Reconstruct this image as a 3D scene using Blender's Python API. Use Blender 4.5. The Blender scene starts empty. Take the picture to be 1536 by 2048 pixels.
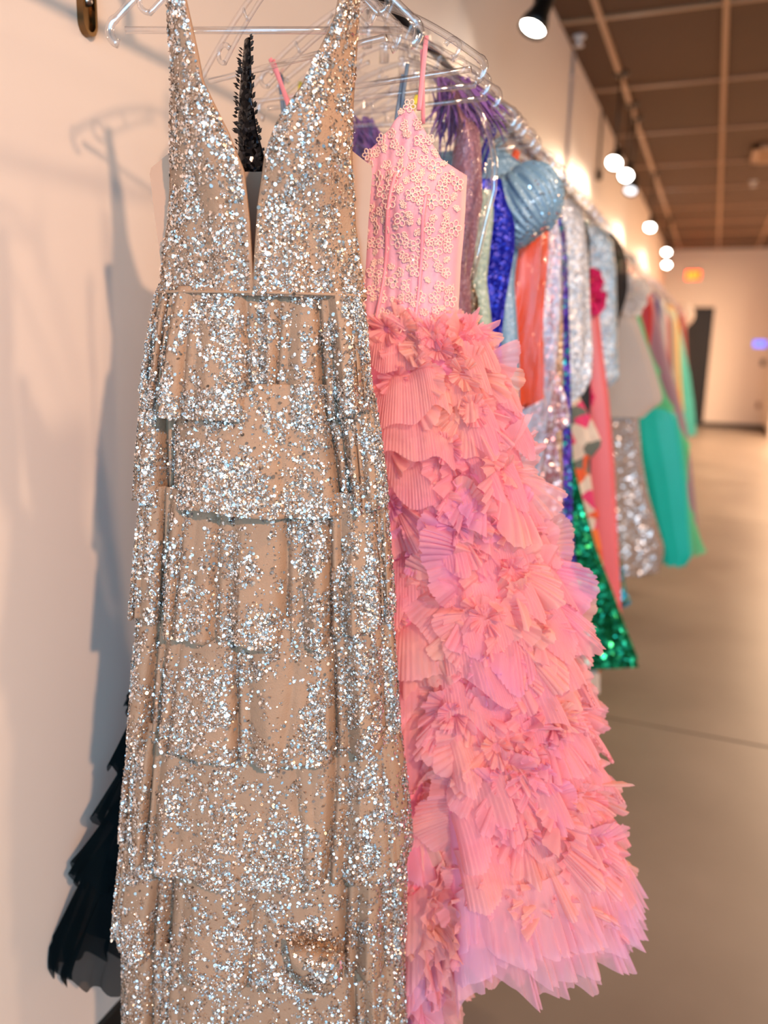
import bpy, math
import numpy as np
from mathutils import Vector, Matrix
from math import sin, cos, pi, radians, sqrt

rng = np.random.default_rng(7)
SC = bpy.context.scene
COL = SC.collection

# ------------------------------------------------------------------ camera, world, light, exposure
CAM_LOC = np.array([1.05, 0.0, 1.47]); FPX = 1600.0
ROLL = radians(1.2)
_u, _v = 1430 - 768, 1024 - 702
_uu = _u * cos(ROLL) - _v * sin(ROLL); _vv = _u * sin(ROLL) + _v * cos(ROLL)
YAW = math.asin(_uu / sqrt(_uu ** 2 + _vv ** 2 + FPX ** 2)); PITCH = math.atan2(_vv, FPX)
FWD = np.array([-sin(YAW) * cos(PITCH), cos(YAW) * cos(PITCH), -sin(PITCH)])
_r = np.array([cos(YAW), sin(YAW), 0.0]); _up = np.cross(_r, FWD)
RGT = cos(ROLL) * _r + sin(ROLL) * _up; UPV = -sin(ROLL) * _r + cos(ROLL) * _up
cd = bpy.data.cameras.new('camera'); cam = bpy.data.objects.new('camera', cd); COL.objects.link(cam)
M = Matrix((tuple(RGT), tuple(UPV), tuple(-FWD))).transposed().to_4x4()
M.translation = Vector(CAM_LOC); cam.matrix_world = M
cd.sensor_fit = 'VERTICAL'; cd.sensor_height = 36; cd.sensor_width = 27
cd.lens = FPX / 2048 * 36; cd.clip_start = 0.05
cd.dof.use_dof = True; cd.dof.focus_distance = 1.14; cd.dof.aperture_fstop = 1.95
SC.camera = cam
SC.view_settings.view_transform = 'Standard'; SC.view_settings.look = 'None'
SC.view_settings.gamma = 1; SC.view_settings.use_curve_mapping = False
SC.view_settings.exposure = 0.0
SC.cycles.transparent_max_bounces = 24
SC.cycles.sample_clamp_indirect = 6

W = bpy.data.worlds.new('world'); SC.world = W; W.use_nodes = True
W.node_tree.nodes['Background'].inputs[0].default_value = (0.22, 0.60, 1.0, 1)
W.node_tree.nodes['Background'].inputs[1].default_value = 2.1

def look(o, loc, tgt):
    o.location = loc
    o.rotation_euler = (Vector(tgt) - Vector(loc)).to_track_quat('-Z', 'Y').to_euler()

def area(name, loc, tgt, sx, sy, power, col):
    l = bpy.data.lights.new(name, 'AREA'); l.shape = 'RECTANGLE'; l.size = sx; l.size_y = sy
    l.energy = power; l.color = col
    o = bpy.data.objects.new(name, l); COL.objects.link(o); look(o, loc, tgt); return o

def spot(name, loc, tgt, power, col, deg, blend=0.6, rad=0.03, parent=None):
    l = bpy.data.lights.new(name, 'SPOT'); l.energy = power; l.color = col
    l.spot_size = radians(deg); l.spot_blend = blend; l.shadow_soft_size = rad
    o = bpy.data.objects.new(name, l); COL.objects.link(o); look(o, loc, tgt); return o

# daylight through the shop front behind the camera, added unseen warm fill lights below the ceiling, and the track lamp across the aisle
area('shopfront_daylight', (2.6, -3.9, 1.7), (1.3, 3, 1.2), 4.5, 2.6, 150, (0.50, 0.79, 1.0))
for yy, pw in ((2.5, 8), (5.5, 90), (9.0, 220), (13.5, 480)):
    area('warm_fill_light', (3.2, yy, 3.3), (3.2, yy, 0), 1.2, 0.6, pw, (1.0, 0.68, 0.44))
spot('key_track_lamp', (2.55, -0.85, 2.5), (0.35, 1.05, 1.25), 330, (1.0, 0.60, 0.37), 75, 0.7, 0.05)
spot('aisle_track_lamp', (1.7, 0.9, 3.1), (0.8, 1.5, 0.9), 85, (1.0, 0.66, 0.42), 80, 0.8, 0.05)

# ------------------------------------------------------------------ pixel frame -> points of the place
def ray(px, py): return FWD * FPX + RGT * (px - 768) + UPV * (1024 - py)
def at(px, py, Y):
    d = ray(px, py); return CAM_LOC + d * (Y / d[1])

class Plane:                                    # upright hanging plane: s along the hanger, d toward the aisle end
    def __init__(s, ox, oy, deg):
        a = radians(deg); s.o = np.array([ox, oy, 0.]); s.e = np.array([cos(a), sin(a), 0.]); s.n = np.array([sin(a), -cos(a), 0.])
    def at(s, px, py, d=0.0):
        r = ray(px, py); t = ((s.o + s.n * d - CAM_LOC) @ s.n) / (r @ s.n); p = CAM_LOC + r * t
        return (p - s.o) @ s.e, p[2]
    def pt(s, u, z, d):
        u, z, d = np.broadcast_arrays(np.asarray(u, float), np.asarray(z, float), np.asarray(d, float))
        return s.o + u[..., None] * s.e + d[..., None] * s.n + z[..., None] * np.array([0, 0, 1.])

# ------------------------------------------------------------------ materials
MATS = {}
def lin(r, g, b):
    return tuple(((c / 255) / 12.92 if c / 255 <= 0.04045 else ((c / 255 + 0.055) / 1.055) ** 2.4) for c in (r, g, b)) + (1,)

def newmat(name):
    m = bpy.data.materials.new(name); m.use_nodes = True; MATS[name] = m
    nt = m.node_tree; return m, nt, nt.nodes, nt.links, nt.nodes['Principled BSDF']

def coords(N, L, scale=None):
    t = N.new('ShaderNodeTexCoord'); return t.outputs['Object']

def solid(name, c, rough=0.6, metal=0.0, var=0.06, nscale=30, bump=0.0, bscale=200, sheen=0.0, spec=0.5, trans=0.0):
    m, nt, N, L, B = newmat(name)
    co = coords(N, L)
    no = N.new('ShaderNodeTexNoise'); no.inputs['Scale'].default_value = nscale; no.inputs['Detail'].default_value = 4
    L.new(co, no.inputs['Vector'])
    hs = N.new('ShaderNodeHueSaturation'); hs.inputs['Color'].default_value = lin(*c)
    mr = N.new('ShaderNodeMapRange'); mr.inputs[3].default_value = 1 - var; mr.inputs[4].default_value = 1 + var
    L.new(no.outputs['Fac'], mr.inputs[0]); L.new(mr.outputs[0], hs.inputs['Value']); L.new(hs.outputs[0], B.inputs['Base Color'])
    B.inputs['Roughness'].default_value = rough; B.inputs['Metallic'].default_value = metal
    B.inputs['Specular IOR Level'].default_value = spec
    if sheen: B.inputs['Sheen Weight'].default_value = sheen
    if bump:
        n2 = N.new('ShaderNodeTexNoise'); n2.inputs['Scale'].default_value = bscale; n2.inputs['Detail'].default_value = 5
        L.new(co, n2.inputs['Vector'])
        b = N.new('ShaderNodeBump'); b.inputs['Strength'].default_value = bump; b.inputs['Distance'].default_value = 0.004
        L.new(n2.outputs['Fac'], b.inputs['Height']); L.new(b.outputs[0], B.inputs['Normal'])
    if trans:
        out = N['Material Output']; tl = N.new('ShaderNodeBsdfTranslucent'); tl.inputs[0].default_value = lin(*c)
        mx = N.new('ShaderNodeMixShader'); mx.inputs[0].default_value = trans
        L.new(B.outputs[0], mx.inputs[1]); L.new(tl.outputs[0], mx.inputs[2]); L.new(mx.outputs[0], out.inputs['Surface'])
    return m

def sequin(name, c, c2=None, cell=0.006, tilt=0.9, metal=0.85, rough=0.22, cover=1.0, base=None, mixf=0.3):
    """fabric sewn with paillettes: every Voronoi cell is one disc with its own tilt and tint"""
    m, nt, N, L, B = newmat(name)
    co = coords(N, L)
    vo = N.new('ShaderNodeTexVoronoi'); vo.inputs['Scale'].default_value = 1.0 / cell; L.new(co, vo.inputs['Vector'])
    sb = N.new('ShaderNodeVectorMath'); sb.operation = 'SUBTRACT'; L.new(vo.outputs['Color'], sb.inputs[0]); sb.inputs[1].default_value = (.5, .5, .5)
    sc = N.new('ShaderNodeVectorMath'); sc.operation = 'SCALE'; L.new(sb.outputs[0], sc.inputs[0]); sc.inputs['Scale'].default_value = tilt
    ge = N.new('ShaderNodeNewGeometry')
    ad = N.new('ShaderNodeVectorMath'); ad.operation = 'ADD'; L.new(sc.outputs[0], ad.inputs[0]); L.new(ge.outputs['Normal'], ad.inputs[1])
    nm = N.new('ShaderNodeVectorMath'); nm.operation = 'NORMALIZE'; L.new(ad.outputs[0], nm.inputs[0])
    L.new(nm.outputs[0], B.inputs['Normal'])
    sx = N.new('ShaderNodeSeparateColor'); L.new(vo.outputs['Color'], sx.inputs[0])
    mc = N.new('ShaderNodeMix'); mc.data_type = 'RGBA'
    mc.inputs[6].default_value = lin(*c); mc.inputs[7].default_value = lin(*(c2 or c))
    rp = N.new('ShaderNodeMapRange'); rp.inputs[1].default_value = 1 - mixf; rp.inputs[2].default_value = 1.0; L.new(sx.outputs[1], rp.inputs[0])
    L.new(rp.outputs[0], mc.inputs[0])
    B.inputs['Roughness'].default_value = rough
    if base:
        no = N.new('ShaderNodeTexNoise'); no.inputs['Scale'].default_value = 75; no.inputs['Detail'].default_value = 3; L.new(co, no.inputs['Vector'])
        am = N.new('ShaderNodeMath'); am.operation = 'ADD'; L.new(no.outputs['Fac'], am.inputs[0])
        ml = N.new('ShaderNodeMath'); ml.operation = 'MULTIPLY'; ml.inputs[1].default_value = 0.6; L.new(sx.outputs[0], ml.inputs[0]); L.new(ml.outputs[0], am.inputs[1])
        gt = N.new('ShaderNodeMath'); gt.operation = 'GREATER_THAN'; gt.inputs[1].default_value = 1.0 - cover * 0.5; L.new(am.outputs[0], gt.inputs[0])
        m2 = N.new('ShaderNodeMix'); m2.data_type = 'RGBA'; L.new(gt.outputs[0], m2.inputs[0]); m2.inputs[6].default_value = lin(*base); L.new(mc.outputs[2], m2.inputs[7])
        L.new(m2.outputs[2], B.inputs['Base Color'])
        mm = N.new('ShaderNodeMath'); mm.operation = 'MULTIPLY'; mm.inputs[1].default_value = metal; L.new(gt.outputs[0], mm.inputs[0]); L.new(mm.outputs[0], B.inputs['Metallic'])
    else:
        L.new(mc.outputs[2], B.inputs['Base Color']); B.inputs['Metallic'].default_value = metal
    return m

def tulle(name, cs, see=0.25, transl=0.45, fine=0.0, rough=0.8):
    """net fabric: thin layers tinted from the given colours, partly see-through and letting light pass"""
    m, nt, N, L, B = newmat(name)
    N.remove(B); out = N['Material Output']
    ge = N.new('ShaderNodeNewGeometry')
    cr = N.new('ShaderNodeValToRGB'); e = cr.color_ramp.elements
    while len(e) < len(cs): e.new(0.5)
    for i, c in enumerate(cs): e[i].position = i / max(1, len(cs) - 1); e[i].color = lin(*c)
    co = coords(N, L); no = N.new('ShaderNodeTexNoise'); no.inputs['Scale'].default_value = 6; L.new(co, no.inputs['Vector'])
    mx0 = N.new('ShaderNodeMath'); mx0.operation = 'MULTIPLY_ADD'; L.new(ge.outputs['Random Per Island'], mx0.inputs[0]); mx0.inputs[1].default_value = .55
    m1 = N.new('ShaderNodeMath'); m1.operation = 'MULTIPLY_ADD'; L.new(no.outputs['Fac'], m1.inputs[0]); m1.inputs[1].default_value = 1.0; m1.inputs[2].default_value = -.28
    L.new(m1.outputs[0], mx0.inputs[2]); L.new(mx0.outputs[0], cr.inputs[0])
    df = N.new('ShaderNodeBsdfDiffuse'); tl = N.new('ShaderNodeBsdfTranslucent'); tp = N.new('ShaderNodeBsdfTransparent')
    L.new(cr.outputs[0], df.inputs[0]); L.new(cr.outputs[0], tl.inputs[0])
    a = N.new('ShaderNodeMixShader'); a.inputs[0].default_value = transl; L.new(df.outputs[0], a.inputs[1]); L.new(tl.outputs[0], a.inputs[2])
    lw = N.new('ShaderNodeLayerWeight'); lw.inputs[0].default_value = 0.35
    mr = N.new('ShaderNodeMapRange'); mr.inputs[3].default_value = 1 - see; mr.inputs[4].default_value = 1.0; L.new(lw.outputs['Facing'], mr.inputs[0])
    b = N.new('ShaderNodeMixShader'); L.new(mr.outputs[0], b.inputs[0]); L.new(tp.outputs[0], b.inputs[1]); L.new(a.outputs[0], b.inputs[2])
    L.new(b.outputs[0], out.inputs['Surface'])
    return m

def clear(name, amount=0.12, edge=0.75, bump=0.0, bscale=25, tint=(0.96, 0.96, 0.97), rough=0.06):
    """clear plastic: see-through face on, glossy towards its edges"""
    m, nt, N, L, B = newmat(name); N.remove(B); out = N['Material Output']
    tp = N.new('ShaderNodeBsdfTransparent'); tp.inputs[0].default_value = tint + (1,)
    gl = N.new('ShaderNodeBsdfGlossy'); gl.inputs['Roughness'].default_value = rough; gl.inputs[0].default_value = (.95, .95, .95, 1)
    lw = N.new('ShaderNodeLayerWeight'); lw.inputs[0].default_value = 0.5
    pw = N.new('ShaderNodeMath'); pw.operation = 'POWER'; L.new(lw.outputs['Facing'], pw.inputs[0]); pw.inputs[1].default_value = 2.1
    mr = N.new('ShaderNodeMapRange'); mr.inputs[3].default_value = amount; mr.inputs[4].default_value = edge; L.new(pw.outputs[0], mr.inputs[0])
    mx = N.new('ShaderNodeMixShader'); L.new(mr.outputs[0], mx.inputs[0]); L.new(tp.outputs[0], mx.inputs[1]); L.new(gl.outputs[0], mx.inputs[2])
    if bump:
        co = coords(N, L); no = N.new('ShaderNodeTexNoise'); no.inputs['Scale'].default_value = bscale; no.inputs['Detail'].default_value = 3; no.inputs['Distortion'].default_value = 1.5
        mp = N.new('ShaderNodeMapping'); mp.inputs['Scale'].default_value = (1, 1, .35); L.new(co, mp.inputs[0]); L.new(mp.outputs[0], no.inputs['Vector'])
        b = N.new('ShaderNodeBump'); b.inputs['Strength'].default_value = bump; b.inputs['Distance'].default_value = 0.02
        L.new(no.outputs['Fac'], b.inputs['Height']); L.new(b.outputs[0], gl.inputs['Normal']); L.new(b.outputs[0], lw.inputs['Normal'])
    L.new(mx.outputs[0], out.inputs['Surface'])
    return m

def emit(name, c, s):
    m, nt, N, L, B = newmat(name)
    B.inputs['Base Color'].default_value = c + (1,); B.inputs['Emission Color'].default_value = c + (1,); B.inputs['Emission Strength'].default_value = s
    return m

def flake(name):
    m, nt, N, L, B = newmat(name)
    ge = N.new('ShaderNodeNewGeometry'); cr = N.new('ShaderNodeValToRGB'); cr.color_ramp.interpolation = 'CONSTANT'
    e = cr.color_ramp.elements
    cs = [(.92, .91, .92), (.50, .42, .36), (.96, .84, .74), (.68, .76, .80), (.98, .96, .94), (.62, .50, .42), (.82, .74, .68)]
    while len(e) < len(cs): e.new(.5)
    for i, c in enumerate(cs): e[i].position = i / len(cs); e[i].color = c + (1,)
    L.new(ge.outputs['Random Per Island'], cr.inputs[0]); L.new(cr.outputs[0], B.inputs['Base Color'])
    B.inputs['Metallic'].default_value = 0.93; B.inputs['Roughness'].default_value = 0.26
    return m

# ------------------------------------------------------------------ mesh helpers
def tag(o, label=None, cat=None, group=None, kind=None):
    if label: o['label'] = label
    if cat: o['category'] = cat
    if group: o['group'] = group
    if kind: o['kind'] = kind
    return o

def empty(name, loc, label, cat, group=None):
    o = bpy.data.objects.new(name, None); o.empty_display_size = 0.05; COL.objects.link(o); o.location = loc
    o['wloc'] = list(map(float, loc)); tag(o, label, cat, group); return o

def origin_of(parent):
    p = np.zeros(3)
    while parent is not None: p = p + np.array(parent.location); parent = parent.parent
    return p

class MB:
    def __init__(s): s.v = []; s.f = []; s.n = 0
    def add(s, V, F):
        V = np.asarray(V, float).reshape(-1, 3); s.v.append(V)
        for f in F: s.f.append(tuple(int(i) + s.n for i in f))
        s.n += len(V)
    def box(s, x0, x1, y0, y1, z0, z1):
        V = [(x, y, z) for x in (x0, x1) for y in (y0, y1) for z in (z0, z1)]
        s.add(V, [(0, 1, 3, 2), (4, 6, 7, 5), (0, 4, 5, 1), (2, 3, 7, 6), (0, 2, 6, 4), (1, 5, 7, 3)])
    def grid(s, P, cu=False, cv=False):
        P = np.asarray(P); n, m = P.shape[:2]; F = []
        for i in range(n if cu else n - 1):
            for j in range(m if cv else m - 1):
                a, b = i, (i + 1) % n; c, d = j, (j + 1) % m
                F.append((a * m + c, a * m + d, b * m + d, b * m + c))
        s.add(P.reshape(-1, 3), F)
    def tube(s, pts, r, k=8, closed=False, flat=None, cap=True):
        """sweep; r scalar or per point; flat=(axis, factor) squashes the section along a world axis"""
        pts = np.asarray(pts, float); n = len(pts); r = np.broadcast_to(np.asarray(r, float), (n,))
        T = np.gradient(pts, axis=0) if not closed else (np.roll(pts, -1, 0) - np.roll(pts, 1, 0))
        T /= np.linalg.norm(T, axis=1)[:, None] + 1e-12
        ref = np.array([0, 0, 1.]) if abs(T[0][2]) < .9 else np.array([0, 1., 0]); a = np.cross(T[0], ref); a /= np.linalg.norm(a)
        R = []
        for i in range(n):
            a = a - T[i] * (a @ T[i]); a /= np.linalg.norm(a) + 1e-12; b = np.cross(T[i], a)
            th = np.arange(k) / k * 2 * pi
            o = (np.cos(th)[:, None] * a + np.sin(th)[:, None] * b) * r[i]
            if flat is not None:
                ax = np.asarray(flat[0], float); o = o - np.outer(o @ ax, ax) * (1 - flat[1])
            R.append(pts[i] + o)
        P = np.array(R); F = []
        for i in range(n if closed else n - 1):
            for j in range(k):
                a_, b_ = i, (i + 1) % n; c, d = j, (j + 1) % k
                F.append((a_ * k + c, a_ * k + d, b_ * k + d, b_ * k + c))
        if cap and not closed: F.append(tuple(range(k))[::-1]); F.append(tuple((n - 1) * k + j for j in range(k)))
        s.add(P.reshape(-1, 3), F)
    def lathe(s, c, ax, prof, k=20):
        """prof: list of (distance along ax, radius)"""
        ax = np.asarray(ax, float); ax /= np.linalg.norm(ax); ref = np.array([0, 0, 1.]) if abs(ax[2]) < .9 else np.array([1., 0, 0])
        a = np.cross(ax, ref); a /= np.linalg.norm(a); b = np.cross(ax, a); th = np.arange(k) / k * 2 * pi
        P = np.array([np.asarray(c) + ax * h + (np.cos(th)[:, None] * a + np.sin(th)[:, None] * b) * r for h, r in prof])
        s.grid(P, cv=True)
    def build(s, name, mat, parent=None, smooth=True, solidify=0, bevel=0, kind=None, label=None):
        V = np.concatenate(s.v) if s.v else np.zeros((0, 3))
        V = V - origin_of(parent)
        me = bpy.data.meshes.new(name); me.from_pydata(V.tolist(), [], s.f); me.update()
        if smooth: me.polygons.foreach_set('use_smooth', [True] * len(me.polygons))
        o = bpy.data.objects.new(name, me); COL.objects.link(o)
        me.materials.append(mat)
        if parent is not None: o.parent = parent
        if solidify:
            md = o.modifiers.new('thickness', 'SOLIDIFY'); md.thickness = solidify; md.offset = 0
        if bevel:
            md = o.modifiers.new('bevel', 'BEVEL'); md.width = bevel; md.segments = 2; md.limit_method = 'ANGLE'
        tag(o, label=label, kind=kind)
        return o

def struct(name, mb, mat, smooth=False): return mb.build(name, mat, None, smooth=smooth, kind='structure')

def smoothnoise(x, y, seed=0, n=64):
    r = np.random.default_rng(seed).random((n, n)); xi = np.floor(x).astype(int); yi = np.floor(y).astype(int)
    fx = x - xi; fy = y - yi; fx = fx * fx * (3 - 2 * fx); fy = fy * fy * (3 - 2 * fy)
    g = lambda a, b: r[a % n, b % n]
    return (g(xi, yi) * (1 - fx) + g(xi + 1, yi) * fx) * (1 - fy) + (g(xi, yi + 1) * (1 - fx) + g(xi + 1, yi + 1) * fx) * fy

def normals(P, cu=False, cv=False):
    gu = np.gradient(P, axis=0); gv = np.gradient(P, axis=1); n = np.cross(gu, gv)
    return n / (np.linalg.norm(n, axis=2)[..., None] + 1e-12)

def scatter_hex(P, Nn, count, dens, rlo, rhi, tilt, off=0.0012, seed=1, k=6):
    """points on grid P; returns verts/faces of small tilted discs; dens(i,j)->0..1"""
    g = np.random.default_rng(seed); n, m = P.shape[:2]
    out = []; need = count; V = []; F = []
    fi = g.random(count * 4) * (n - 1.001); fj = g.random(count * 4) * (m - 1.001)
    keep = g.random(count * 4) < dens(fi / (n - 1), fj / (m - 1)); fi = fi[keep][:count]; fj = fj[keep][:count]
    i = fi.astype(int); j = fj.astype(int); a = (fi - i)[:, None]; b = (fj - j)[:, None]
    p = (P[i, j] * (1 - a) + P[i + 1, j] * a) * (1 - b) + (P[i, j + 1] * (1 - a) + P[i + 1, j + 1] * a) * b
    nn = Nn[i, j] + g.normal(0, tilt, (len(i), 3)); nn /= np.linalg.norm(nn, axis=1)[:, None]
    t = np.cross(nn, g.normal(0, 1, (len(i), 3))); t /= np.linalg.norm(t, axis=1)[:, None]; bt = np.cross(nn, t)
    r = rlo + (rhi - rlo) * g.random(len(i)) ** 2.6
    p = p + Nn[i, j] * (off + 0.0012 * g.random(len(i))[:, None])
    th = np.arange(k) / k * 2 * pi
    V = p[:, None, :] + r[:, None, None] * (np.cos(th)[None, :, None] * t[:, None, :] + np.sin(th)[None, :, None] * bt[:, None, :] * (0.7 + .3 * g.random((len(i), 1, 1))))
    F = np.arange(len(i) * k).reshape(-1, k)
    return V.reshape(-1, 3), F

def flakes(P, Nn, count, dens, parent, mat, rlo=.0010, rhi=.0040, tilt=.38, seed=1):
    V, F = scatter_hex(P, Nn, count, dens, rlo, rhi, tilt, seed=seed)
    mb = MB(); mb.add(V, F.tolist()); return mb.build('sequins', mat, parent, smooth=False, kind='stuff')

def interp(poly, z):
    """poly list of (x, z) with z falling; returns x at z"""
    zs = np.array([p[1] for p in poly]); xs = np.array([p[0] for p in poly]); o = np.argsort(zs)
    return np.interp(z, zs[o], xs[o])

# ------------------------------------------------------------------ setting
m_wall = solid('wall_paint', (236, 222, 210), rough=0.55, var=0.015, nscale=3, bump=0.04, bscale=300)
m_floor, nt, N, L, B = newmat('polished_concrete')
co = coords(N, L); no = N.new('ShaderNodeTexNoise'); no.inputs['Scale'].default_value = 1.1; no.inputs['Detail'].default_value = 8; L.new(co, no.inputs['Vector'])
cr = N.new('ShaderNodeValToRGB'); cr.color_ramp.elements[0].position = .3; cr.color_ramp.elements[0].color = lin(122, 110, 100); cr.color_ramp.elements[1].position = .75; cr.color_ramp.elements[1].color = lin(150, 137, 126)
L.new(no.outputs['Fac'], cr.inputs[0]); L.new(cr.outputs[0], B.inputs['Base Color'])
mr = N.new('ShaderNodeMapRange'); mr.inputs[3].default_value = .28; mr.inputs[4].default_value = .5; L.new(no.outputs['Fac'], mr.inputs[0]); L.new(mr.outputs[0], B.inputs['Roughness'])
m_joint = solid('floor_joint', (96, 84, 74), rough=.8)
m_ceil = solid('ceiling_tile', (80, 53, 29), rough=.75, var=.08, nscale=8, bump=.3, bscale=120)
m_grid = solid('ceiling_grid', (170, 132, 98), rough=.35, var=.02, spec=.6)
m_dark = solid('black_trim', (26, 22, 19), rough=.5)
m_door = solid('black_door', (24, 16, 8), rough=.45)
m_black = solid('black_metal', (18, 16, 15), rough=.4, metal=.3)
m_chrome = solid('brushed_steel', (175, 165, 155), rough=.25, metal=1.0)
m_white = solid('white_plastic', (225, 220, 215), rough=.4)

mb = MB(); mb.box(-.15, 0, -4, 17.4, 0, 3.38); struct('wall_left', mb, m_wall)
mb = MB(); mb.box(0, .44, 17.2, 17.4, 0, 3.38); mb.box(.965, 5.0, 17.2, 17.4, 0, 3.38); mb.box(.44, .965, 17.2, 17.4, 2.30, 3.38); struct('wall_far', mb, m_wall)
mb = MB(); mb.box(2.07, 5.0, 15.6, 17.2, 0, 3.38); mb.box(5.0, 5.15, -4, 17.4, 0, 3.38); struct('wall_right', mb, m_wall)
mb = MB(); mb.box(-.15, 5.15, -4, 17.6, -.1, 0); struct('floor', mb, m_floor)
mb = MB()
for y in (3.15, 12.1, 7.6): mb.box(0, 5, y - .004, y + .004, 0, .0012)
mb.box(2.4, 2.408, -4, 17.2, 0, .0012); struct('trim_1', mb, m_joint)
mb = MB(); mb.box(-.15, 5.15, -4, 17.6, 3.38, 3.5); struct('ceiling', mb, m_ceil)
mb = MB()
for x in (.24, .924, 1.608, 2.292, 2.976, 3.66, 4.344): mb.box(x - .017, x + .017, -4, 17.2, 3.362, 3.382)
y = -1.62
while y < 17:
    mb.box(0, 5, y - .014, y + .014, 3.364, 3.381); y += 1.382
struct('trim_2', mb, m_grid)
mb = MB(); mb.box(0, .012, -4, 17.2, 0, .083); o = mb; struct('baseboard_left', o, m_dark)
mb = MB(); mb.box(.965, 2.07, 17.188, 17.2, 0, .083); struct('baseboard_far', mb, m_dark)
mb = MB(); mb.box(2.058, 2.07, 15.6, 17.19, 0, .083); struct('baseboard_right', mb, m_dark)
mb = MB(); mb.box(.44, .965, 17.24, 17.30, 0, 2.30); d = struct('door_1', mb, m_door)
mb = MB(); mb.tube([(.52, 17.20, 1.02), (.62, 17.20, 1.02)], .012); mb.tube([(.52, 17.24, 1.02), (.52, 17.19, 1.02)], .02); mb.build('door_handle', m_chrome, d)
t = empty('air_vent', (1.55, 9.1, 3.36), 'brown square ceiling vent grille set among the dark tiles', 'vent')
mb = MB(); mb.box(1.20, 1.26, 8.75, 9.45, 3.335, 3.362); mb.box(1.84, 1.90, 8.75, 9.45, 3.335, 3.362); mb.box(1.20, 1.90, 8.75, 8.81, 3.335, 3.362); mb.box(1.20, 1.90, 9.39, 9.45, 3.335, 3.362); mb.build('frame', m_grid, t, smooth=False)
mb = MB()
for k in range(7):
    yy = 8.86 + k * .08; P = np.array([[(1.26, yy, 3.36), (1.84, yy, 3.36)], [(1.26, yy + .045, 3.337), (1.84, yy + .045, 3.337)]]); mb.grid(P)
mb.build('louvres', m_grid, t, smooth=False, solidify=.004)
for (x, y, lab) in ((.075, 5.55, 'small white ceiling sprinkler nearest the camera beside the left wall'), (1.27, 10.6, 'small white round detector on the dark ceiling beyond the vent')):
    mb = MB(); mb.lathe((x, y, 3.38), (0, 0, -1), [(0, .0), (0, .04), (.012, .038), (.02, .015), (.05, .012), (.052, .03), (.058, .03), (.06, 0)], 16)
    tag(mb.build('ceiling_sprinkler', m_white), lab, 'sprinkler')

# exit sign on the far wall
m_exit = emit('exit_letters', (1.0, .10, .01), 9.0)
t = empty('exit_sign', (.53, 17.2, 2.895), 'lit orange red exit sign on the far wall above the dark doorway', 'sign')
mb = MB(); mb.box(.39, .67, 17.15, 17.2, 2.80, 2.99); mb.build('housing', m_white, t, smooth=False, bevel=.006)
mb = MB(); mb.box(.398, .662, 17.146, 17.15, 2.808, 2.982); mb.build('lit_face', emit('exit_face', (1.0, .10, .01), 1.1), t, smooth=False)
mb = MB()
def stroke(x0, z0, x1, z1, w=.026):
    a = np.array([x0, z0]); b = np.array([x1, z1]); dd = (b - a) / np.linalg.norm(b - a); nn = np.array([-dd[1], dd[0]]) * w / 2
    q = [a - nn, b - nn, b + nn, a + nn]; V = [(p[0], yy, p[1]) for yy in (17.139, 17.146) for p in q]
    mb.add(V, [(0, 1, 2, 3), (7, 6, 5, 4), (0, 4, 5, 1), (1, 5, 6, 2), (2, 6, 7, 3), (3, 7, 4, 0)])
zb, zt, x = 2.83, 2.96, .405
for ch in 'EXIT':
    w = .05 if ch != 'I' else .02
    if ch == 'E':
        stroke(x + .012, zb, x + .012, zt); [stroke(x, z, x + w, z) for z in (zb + .012, (zb + zt) / 2, zt - .012)]
    if ch == 'X': stroke(x, zb, x + w, zt); stroke(x + w, zb, x, zt)
    if ch == 'I': stroke(x + .01, zb, x + .01, zt)
    if ch == 'T': stroke(x - .005, zt - .012, x + w + .005, zt - .012); stroke(x + w / 2, zb, x + w / 2, zt)
    x += w + .018
mb.build('letters', m_exit, t, smooth=False)

# small fixtures at the far right
t = empty('wall_screen', (1.83, 17.2, 1.62), 'small glowing blue screen on the far wall near its right corner', 'screen')
mb = MB(); mb.box(1.70, 1.96, 17.17, 17.2, 1.54, 1.70); mb.build('bezel', m_white, t, smooth=False, bevel=.005)
mb = MB(); mb.box(1.72, 1.94, 17.163, 17.17, 1.56, 1.68); mb.build('screen', emit('blue_screen', (.12, .16, 1.0), 2.2), t, smooth=False)
for z, lab in ((1.27, 'dark wall switch below the blue screen on the far wall'), (.46, 'wall socket low on the far wall near its right corner')):
    t = empty('wall_switch' if z > 1 else 'wall_socket', (1.93, 17.2, z), lab, 'switch' if z > 1 else 'socket')
    mb = MB(); mb.box(1.885, 1.965, 17.19, 17.2, z - .06, z + .06); mb.build('plate', m_dark if z > 1 else m_grid, t, smooth=False, bevel=.003)
    mb = MB(); mb.box(1.912, 1.938, 17.182, 17.19, z - .025, z + .025); mb.build('rocker', m_black, t, smooth=False)

# ------------------------------------------------------------------ conduits, rail
mb = MB(); mb.tube([(.012, 5.75, 3.36), (.012, 5.75, 2.2)], .012, 8)
mb.box(0, .03, 5.72, 5.78, 2.5, 2.52); mb.box(0, .03, 5.72, 5.78, 3.2, 3.22)
tag(mb.build('wall_conduit', solid('painted_conduit', (220, 196, 180), rough=.4)), 'pale painted conduit running down the left wall from the ceiling above the gowns', 'conduit')
mb = MB(); mb.tube([(.012, 7.2, 3.36), (.012, 7.2, 3.0), (.02, 7.2, 2.9)], .009, 8); mb.lathe((.02, 7.2, 2.92), (0, 0, -1), [(0, .012), (.01, .025), (.08, .025), (.09, .0)], 12)
tag(mb.build('wall_cable', m_black), 'thin dark cable with a plug hanging on the left wall near the lit spotlights', 'cable')

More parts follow.
